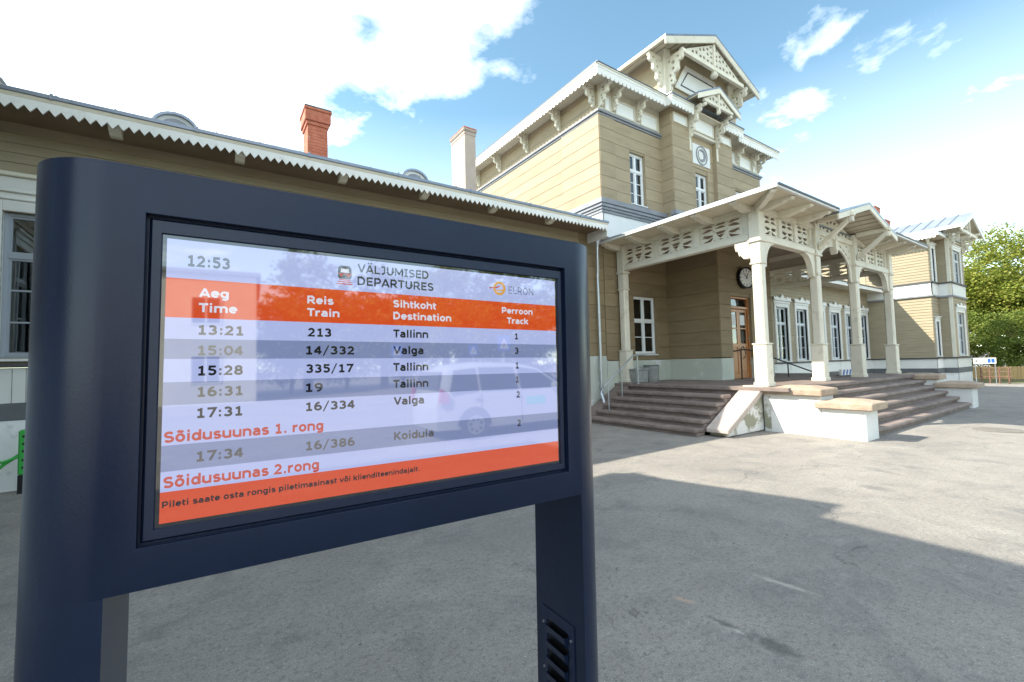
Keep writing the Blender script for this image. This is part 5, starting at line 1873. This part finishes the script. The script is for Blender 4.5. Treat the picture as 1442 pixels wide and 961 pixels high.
B_, T_, X_ = .065, .665, .485      # centre lines: base, cap height, x height
DOT = lambda x, y: [(x - .075, y), (x + .075, y)]
GL = {   # glyph: (advance, strokes)
    '0': (.70, [O_(.35, .365, .235, .30)]), '1': (.70, [[(.38, .0), (.38, .73)], [(.15, .585), (.38, .60)], [(.14, B_), (.60, B_)]]),
    '2': (.70, [El(.33, .49, .20, .175, 165, -35) + [(.13, B_), (.62, B_)]]), '3': (.70, [El(.31, .52, .21, .145, 150, -90), El(.31, .22, .24, .155, 90, -150)]),
    '4': (.70, [[(.46, 0), (.46, .73)], [(.44, .66), (.09, .24)], [(.05, .22), (.64, .22)]]), '5': (.70, [[(.59, T_), (.19, T_), (.17, .37)], El(.33, .245, .23, .18, 118, -150)]),
    '6': (.70, [O_(.36, .235, .22, .17), El(.43, .30, .29, .365, 80, 185)]), '7': (.70, [[(.08, T_), (.60, T_), (.26, 0)]]),
    '8': (.70, [O_(.35, .525, .19, .14), O_(.35, .215, .225, .15)]), '9': (.70, [O_(.35, .495, .22, .17), El(.28, .43, .29, .365, -100, 5)]),
    ':': (.40, [DOT(.2, .10), DOT(.2, .44)]), '.': (.36, [DOT(.18, .075)]), '/': (.60, [[(.08, -.12), (.50, .80)]]), ' ': (.34, []),
    'A': (.78, [[(.07, 0), (.39, .70)], [(.71, 0), (.39, .70)], [(.18, .20), (.60, .20)]]), 'V': (.76, [[(.07, .73), (.38, .04)], [(.69, .73), (.38, .04)]]),
    'L': (.64, [[(.14, .73), (.14, B_), (.60, B_)]]), 'J': (.56, [[(.10, T_ - .0), (.40, T_), (.40, .22)] + El(.22, .22, .18, .155, 0, -120)]),
    'U': (.81, [[(.15, .73), (.15, .28)] + El(.405, .28, .255, .215, 180, 360) + [(.66, .28), (.66, .73)]]), 'M': (.95, [[(.13, 0), (.13, .73)], [(.82, 0), (.82, .73)], [(.15, .66), (.475, .16)], [(.80, .66), (.475, .16)]]),
    'I': (.50, [[(.25, 0), (.25, .73)], [(.07, B_), (.43, B_)], [(.07, T_), (.43, T_)]]), 'i!': (.30, [[(.15, 0), (.15, .73)]]),
    'S': (.71, [El(.36, .52, .23, .145, 25, 270) + El(.35, .215, .245, .15, 90, -155)]), 'E': (.68, [[(.62, T_), (.14, T_), (.14, B_), (.62, B_)], [(.14, .37), (.58, .37)]]),
    'D': (.82, [[(.14, B_), (.14, T_), (.38, T_)] + El(.38, .365, .30, .30, 90, -90) + [(.14, B_)]]), 'P': (.73, [[(.14, 0), (.14, T_), (.42, T_)] + El(.42, .48, .20, .185, 90, -90) + [(.14, .295)]]),
    'R': (.78, [[(.14, 0), (.14, T_), (.42, T_)] + El(.42, .49, .20, .175, 90, -90) + [(.14, .315)], [(.38, .31), (.70, 0)]]), 'T': (.68, [[(.02, T_), (.66, T_)], [(.34, 0), (.34, T_)]]),
    'K': (.77, [[(.14, 0), (.14, .73)], [(.68, .73), (.20, .33)], [(.30, .40), (.70, 0)]]), 'O': (.85, [O_(.425, .365, .29, .30)]), 'N': (.85, [[(.14, 0), (.14, .70)], [(.71, .03), (.71, .73)], [(.16, .67), (.69, .06)]]),
    'a': (.67, [El(.32, .37, .19, .115, 160, 20) + [(.53, .33), (.53, 0)], El(.32, .18, .20, .115, 90, 270) + [(.52, .10)], [(.32, .30), (.52, .30)]]),
    'e': (.66, [[(.12, .28), (.55, .28)] + El(.335, .275, .225, .215, 10, 320)]), 'g': (.70, [O_(.33, .275, .21, .21), [(.56, .53), (.56, 0)] + El(.34, -.02, .22, .12, 0, -140)]),
    'i': (.34, [[(.17, 0), (.17, .55)], DOT(.17, .70)]), 'm': (1.06, [[(.13, 0), (.13, .55)], El(.33, .35, .20, .135, 170, 0) + [(.53, 0)], El(.73, .35, .20, .135, 170, 0) + [(.93, 0)]]),
    'n': (.71, [[(.13, 0), (.13, .55)], El(.355, .35, .225, .135, 170, 0) + [(.58, 0)]]), 'r': (.50, [[(.13, 0), (.13, .55)], El(.38, .28, .25, .20, 170, 75)]),
    's': (.60, [El(.31, .38, .18, .105, 20, 270) + El(.30, .165, .20, .11, 90, -160)]), 't': (.46, [[(.18, .70), (.18, .20)] + El(.32, .20, .14, .135, 180, 290), [(.03, .485), (.43, .485)]]),
    'h': (.71, [[(.13, 0), (.13, .76)], El(.355, .35, .225, .135, 170, 0) + [(.58, 0)]]), 'k': (.67, [[(.13, 0), (.13, .76)], [(.58, .55), (.20, .26)], [(.28, .32), (.60, 0)]]),
    'o': (.69, [O_(.345, .275, .225, .215)]), 'c': (.59, [El(.34, .275, .225, .215, 50, 310)]), 'l': (.34, [[(.17, 0), (.17, .76)]]), 'p': (.70, [[(.13, -.18), (.13, .55)], O_(.36, .275, .21, .21)]),
    'u': (.71, [[(.13, .55), (.13, .20)] + El(.355, .20, .225, .135, 180, 360) + [(.58, .20)], [(.58, 0), (.58, .55)]]), 'd': (.70, [O_(.33, .275, .21, .21), [(.57, 0), (.57, .76)]]),
    'v': (.65, [[(.06, .55), (.325, .04)], [(.59, .55), (.325, .04)]]), 'j': (.38, [[(.06, -.12), (.20, -.10), (.20, .55)], DOT(.20, .70)]),
}
GL['\u00c4'] = (.78, GL['A'][1] + [DOT(.27, .86), DOT(.51, .86)])
GL['\u00f5'] = (.69, GL['o'][1] + [[(.16, .65), (.27, .72), (.42, .66), (.53, .73)]])


def ribbon(mb, pts, w, y0, y1):
    """flat stroke of width w along pts with mitred joints"""
    closed = math.hypot(pts[0][0] - pts[-1][0], pts[0][1] - pts[-1][1]) < 1e-5
    P_ = [Vector(p) for p in (pts[:-1] if closed else pts)]
    n = len(P_)
    L_, R_ = [], []
    for i in range(n):
        a = P_[i - 1] if (i or closed) else None
        b = P_[(i + 1) % n] if (i < n - 1 or closed) else None
        d0 = (P_[i] - a).normalized() if a is not None else None
        d1 = (b - P_[i]).normalized() if b is not None else None
        d0 = d0 or d1
        d1 = d1 or d0
        t = (d0 + d1)
        t = t.normalized() if t.length > 1e-4 else d0
        nn = Vector((-t.y, t.x))
        k = min(1 / max(abs(nn.dot(Vector((-d0.y, d0.x)))), .5), 2.0)
        L_.append(P_[i] + nn * w / 2 * k)
        R_.append(P_[i] - nn * w / 2 * k)
    m = n if closed else n - 1
    vs_ = [(p.x, y0, p.y) for p in L_] + [(p.x, y0, p.y) for p in R_]
    fs = [(i, (i + 1) % n, n + (i + 1) % n, n + i) for i in range(m)]
    mb.add(vs_, fs)


def text(t, x0, x1, zb, cap, m, w=.150, lay=3):
    w *= 1.14
    mb = MB()
    x = 0
    k = 0
    for ch in t:
        adv, st = GL[ch]
        for q in st:
            yy = YS - .0006 - .0004 * lay - .000012 * (k % 9)
            ribbon(mb, [(x + a, b) for a, b in q], w if ch != '/' else w * .62, yy, yy)
            k += 1
        x += adv
    xs = [v[0] for v in mb.v]
    a, b = min(xs), max(xs)
    sx = (x1 - x0) / (b - a)
    sz = cap / .73
    mb.v = [((v[0] - a) * sx + x0, v[1], v[2] * sz + zb) for v in mb.v]
    me = bpy.data.meshes.new('lettering')
    me.from_pydata(mb.v, [], mb.f)
    me.materials.append(m)
    link('lettering', me, sc)


TT = [
    ('12:53', .037, .114, .542, .0245, S_GREY), ('V\u00c4LJUMISED', .394, .589, .5635, .0225, S_TEXT, .125), ('DEPARTURES', .394, .604, .5305, .0225, S_TEXT, .125),
    ('ELRON', .856, .950, .5415, .0245, S_GREY, .055),
    ('Aeg', .058, .113, .476, .0195, S_LIGHT), ('Time', .058, .130, .4425, .0195, S_LIGHT), ('Reis', .275, .336, .475, .019, S_LIGHT), ('Train', .275, .350, .444, .019, S_LIGHT),
    ('Sihtkoht', .488, .612, .478, .0195, S_LIGHT), ('Destination', .488, .658, .4455, .0195, S_LIGHT), ('Perroon', .830, .946, .479, .0185, S_LIGHT), ('Track', .848, .929, .4475, .0185, S_LIGHT),
    ('13:21', .059, .142, .393, .021, S_OLIVE), ('15:04', .059, .142, .348, .021, S_OLIVE), ('15:28', .060, .143, .304, .021, S_TEXT), ('16:31', .060, .143, .258, .021, S_TEXT), ('17:31', .060, .143, .2125, .021, S_TEXT), ('17:34', .061, .146, .1195, .021, S_OLIVE),
    ('213', .275, .331, .394, .0205, S_TEXT), ('14/332', .274, .386, .350, .0205, S_TEXT), ('335/17', .274, .386, .305, .0205, S_TEXT), ('19', .274, .312, .259, .0205, S_TEXT), ('16/334', .275, .388, .213, .0205, S_TEXT), ('16/386', .276, .389, .119, .0205, S_OLIVE),
    ('Tallinn', .488, .587, .396, .021, S_TEXT), ('Valga', .488, .573, .351, .021, S_TEXT), ('Tallinn', .488, .587, .3055, .021, S_TEXT), ('Tallinn', .488, .587, .260, .021, S_TEXT), ('Valga', .489, .574, .2145, .021, S_TEXT), ('Koidula', .490, .602, .1215, .021, S_OLIVE),
    ('1', .877, .888, .398, .0195, S_TEXT), ('3', .876, .889, .352, .0195, S_TEXT), ('1', .878, .889, .306, .0195, S_TEXT), ('1', .878, .889, .262, .0195, S_TEXT), ('2', .878, .891, .215, .0195, S_TEXT), ('2', .880, .893, .126, .0195, S_TEXT),
    ('S\u00f5idusuunas 1. rong', .004, .314, .165, .0225, S_RED), ('S\u00f5idusuunas 2.rong', .005, .305, .0715, .0225, S_RED),
    ('Pileti saate osta rongis piletimasinast v\u00f5i klienditeenindajalt.', .004, .560, .0315, .0128, S_TEXT),
]
for t in TT:
    text(*t)
# train symbol: body, windscreen, lamps and track
mbx = MB()
cx0, cz0 = .3625, .5535
yy0, yy1 = YS - .0023, YS - .0012
body = [(-.014, -.010), (.014, -.010), (.017, -.004), (.016, .018), (.011, .024), (-.011, .024), (-.016, .018), (-.017, -.004)]
put('train_symbol', MB().prism([(cx0 + a, cz0 + b) for a, b in body], yy0, yy1, 'y'), S_GREY, sc)
put('train_symbol', MB().prism([(cx0 + a, cz0 + b) for a, b in ((-.011, .006), (.011, .006), (.009, .016), (-.009, .016))], yy0 - .0004, yy0, 'y'), S_LIGHT, sc)
put('train_symbol', MB().box(cx0 - .012, yy0 - .0004, cz0 - .004, cx0 - .006, yy0, cz0 + .001).box(cx0 + .006, yy0 - .0004, cz0 - .004, cx0 + .012, yy0, cz0 + .001).box(cx0 - .017, yy0 - .0004, cz0 + .0015, cx0 + .017, yy0, cz0 + .0035), S_RED, sc)
for k, (w_, z_) in enumerate(((.013, -.014), (.016, -.019), (.020, -.0245))):
    put('train_symbol', MB().box(cx0 - w_, yy0, cz0 + z_, cx0 + w_, yy1, cz0 + z_ + .0026), S_RED, sc)
# ring emblem
ring_o = [(.0215 * math.cos(2 * math.pi * i / 24), .0215 * math.sin(2 * math.pi * i / 24)) for i in range(24)]
ring_i = [(.0145 * math.cos(2 * math.pi * i / 24), .0145 * math.sin(2 * math.pi * i / 24)) for i in range(24)]
link('emblem', curve_mesh('emblem', [ring_o, ring_i], .0006, S_YEL), sc, (.822, YS - .0022, .556))
put('emblem', MB().prism([(.786, .553), (.812, .556), (.826, .561), (.826, .5645), (.808, .5595), (.786, .5565)], YS - .0032, YS - .0026, 'y'), S_RED, sc)
put('emblem', MB().prism([(.812, .546), (.843, .550), (.843, .554), (.812, .550)], YS - .0032, YS - .0026, 'y'), S_YEL, sc)

# ================================================================== BEHIND THE CAMERA (seen mirrored in the screen and windows)
hp = thing('apartment_house', 'pale rendered house across the road mirrored in the departure screen', 'house', (-6.2, -24.0, 0))
put('wall', MB().box(-6.5, -9, 0, 6.4, 0, 6.4), PALEHOUSE, hp)
put('roof', MB().box(-6.7, -9.2, 6.402, 6.6, .2, 6.6), CONC, hp)
for x in (-5, -2.2, .6, 3.6):
    for z_ in (1.0, 3.9):
        w_ = put('window', MB().box(x, .0, z_, x + 1.3, .05, z_ + 1.4), WHITE, hp)
        put('pane', MB().box(x + .08, .051, z_ + .08, x + .61, .06, z_ + 1.32).box(x + .69, .051, z_ + .08, x + 1.22, .06, z_ + 1.32), CARGLASS, w_)

for i, (x, y, s_, m_) in enumerate(((3.5, -33, 1.0, crC), (8.5, -31, .9, crC), (13, -30, 1.0, crA2), (18, -29, 1.05, crC), (23.5, -27, 1.0, crA), (29, -24, 1.0, crC), (36, -20, 1.0, crA2))):
    tree('broadleaf_tree', x, y, m_, trA, 'roadside tree mirrored in the screen, ' + TREE_WHERE[i], s_, i * 1.1, 'trees mirrored in the screen')

for i, (x, y) in enumerate(((2.2, -30), (6, -32), (10.5, -33), (15.5, -31), (20.5, -31), (26, -28), (32, -25))):
    tree('understorey_tree', x, y, crB, trB, 'bushy tree mirrored in the screen, ' + TREE_WHERE[i].replace('behind the car', 'between taller trees'), .95, i * .8, 'bushy trees mirrored in the screen')
for i, (x, y) in enumerate(((10.0, -15.4), (7.6, -24.5), (12.5, -24.0))):
    cs = thing('crossing_sign', ('blue pedestrian crossing sign nearest the parked car', 'blue pedestrian crossing sign standing in front of the house', 'blue pedestrian crossing sign farthest along the road')[i], 'road sign', (x, y, 0), R(180))
    cyl('post', (0, .04, 0), (0, .04, 2.9), .035, STEEL, cs)
    put('board', MB().box(-.32, -.01, 2.2, .32, .01, 2.9), BLUE, cs)
    put('triangle', MB().prism([(-.22, 2.3), (.22, 2.3), (0, 2.78)], -.016, -.012, 'y'), WHITE, cs)
    put('figure', MB().prism([(-.03, 2.6), (.03, 2.6), (.10, 2.34), (.04, 2.34), (0, 2.48), (-.04, 2.34), (-.10, 2.34)], -.022, -.018, 'y'), BLACK, cs)

# silver people carrier
car = thing('parked_car', 'silver estate car with teal sticker parked across the forecourt, mirrored in the screen', 'car', (5.45, -7.2, 0), R(-2))
prof = [(-2.10, .35), (-2.14, .75), (-2.08, 1.02), (-1.98, 1.48), (-1.78, 1.60), (-1.0, 1.66), (0.0, 1.62), (.55, 1.50), (1.28, 1.02), (1.75, .92), (2.05, .74), (2.12, .50), (2.08, .30)]
def half(z):
    return .86 if z < .95 else .86 - (z - .95) * .30
mb = MB()
rings = []
nst = 24
for i in range(nst + 1):
    x = -2.12 + 4.22 * i / nst
    tops = [p for p in prof]
    zt2 = None
    up = prof[1:-1]
    for (xa, za), (xb, zb) in zip(up, up[1:]):
        if min(xa, xb) - 1e-6 <= x <= max(xa, xb) + 1e-6 and abs(xb - xa) > 1e-6:
            zz = za + (zb - za) * (x - xa) / (xb - xa)
            zt2 = zz if zt2 is None else max(zt2, zz)
    zt2 = zt2 or .8
    zb2 = .24
    e = 1 - .16 * (abs(x) / 2.12) ** 4
    r_ = []
    zs_ = [zb2, .45, .70, min(.95, zt2 - .05)]
    for z_ in zs_:
        r_.append((x, half(z_) * e * (.97 if z_ < .3 else 1), z_))
    if zt2 > 1.1:
        r_.append((x, half(zt2 - .10) * e, zt2 - .10))
    else:
        r_.append((x, .80 * e, zt2 - .03))
    r_.append((x, (half(zt2) - .12) * e if zt2 > 1.1 else .70 * e, zt2 - .02 if zt2 > 1.1 else zt2 - .005))
    r_.append((x, 0, zt2 + .01))
    full = r_ + [(p[0], -p[1], p[2]) for p in r_[-2::-1]]
    rings.append(full)
m_n = len(rings[0])
for r_ in rings:
    mb.v += r_
for i in range(nst):
    for k in range(m_n - 1):
        mb.f.append((i * m_n + k, i * m_n + k + 1, (i + 1) * m_n + k + 1, (i + 1) * m_n + k))
    mb.f.append((i * m_n + m_n - 1, i * m_n, (i + 1) * m_n, (i + 1) * m_n + m_n - 1))
mb.f.append(tuple(range(m_n)))
mb.f.append(tuple(nst * m_n + k for k in range(m_n - 1, -1, -1)))
put('body', mb, CARPAINT, car, smooth=40)
for s_ in (1, -1):
    for poly in ([(-1.88, 1.02), (-1.72, 1.48), (-1.20, 1.52), (-1.20, 1.02)], [(-1.13, 1.02), (-1.13, 1.53), (-.22, 1.53), (-.18, 1.0)], [(-.10, 1.0), (-.14, 1.53), (.42, 1.44), (1.05, 1.0)]):
        m2 = MB()
        ins = [(p[0], s_ * (half(p[1]) + .008), p[1]) for p in poly]
        m2.add(ins + [(p[0], p[1] - s_ * .02, p[2]) for p in ins], [(0, 1, 2, 3), (7, 6, 5, 4), (0, 4, 5, 1), (1, 5, 6, 2), (2, 6, 7, 3), (3, 7, 4, 0)])
        put('side_window', m2, CARGLASS, car)
    put('tail_lamp', MB().prism([(-2.12, .82), (-1.92, .80), (-1.90, 1.00), (-2.08, 1.12)], s_ * .80, s_ * .875, 'y'), REDLAMP, car)
    put('headlamp', MB().prism([(1.75, .66), (2.06, .62), (2.02, .76), (1.72, .84)], s_ * .66, s_ * .855, 'y'), RIM, car)
    put('mirror', MB().box(.72, s_ * .86, 1.0, .86, s_ * 1.02, 1.14), CARPAINT, car, bevel=.02)
    for x in (-.12, .95, -1.15):
        put('door_gap', MB().box(x, s_ * .862, .32, x + .012, s_ * .866, .98), BLACK, car)
    for x in (-.30, -1.32):
        put('door_handle', MB().box(x, s_ * .862, .86, x + .18, s_ * .89, .89), RIM, car)
    put('sticker', MB().box(.02, s_ * .862, .66, .55, s_ * .868, .84), TEAL, car)
    for x in (-1.30, 1.32):
        w = put('wheel', MB().tube([(x, s_ * .68, .32), (x, s_ * .875, .32)], .32, 28), TYRE, car, smooth=40)
        put('rim', MB().tube([(x, s_ * .865, .32), (x, s_ * .884, .32)], .205, 24), RIM, w)
        for q in range(7):
            a = q * 2 * math.pi / 7 + .3
            put('spoke_gap', MB().tube([(x + .13 * math.cos(a), s_ * .88, .32 + .13 * math.sin(a)), (x + .13 * math.cos(a), s_ * .888, .32 + .13 * math.sin(a))], .04, 6), BLACK, w)
        arch_ = [(x + .38 * math.cos(math.pi * i / 12), .32 + .38 * math.sin(math.pi * i / 12)) for i in range(13)]
        put('wheel_arch', MB().prism(arch_, s_ * .60, s_ * .866, 'y'), BLACK, car)
put('rear_window', MB().hexa([(-2.085, -.68, 1.08), (-2.085, .68, 1.08), (-2.04, .68, 1.08), (-2.04, -.68, 1.08), (-1.995, -.60, 1.46), (-1.995, .60, 1.46), (-1.95, .60, 1.46), (-1.95, -.60, 1.46)]), CARGLASS, car)
put('windscreen', MB().hexa([(1.27, -.66, 1.05), (1.27, .66, 1.05), (1.20, .66, 1.04), (1.20, -.66, 1.04), (.62, -.58, 1.49), (.62, .58, 1.49), (.56, .58, 1.46), (.56, -.58, 1.46)]), CARGLASS, car)
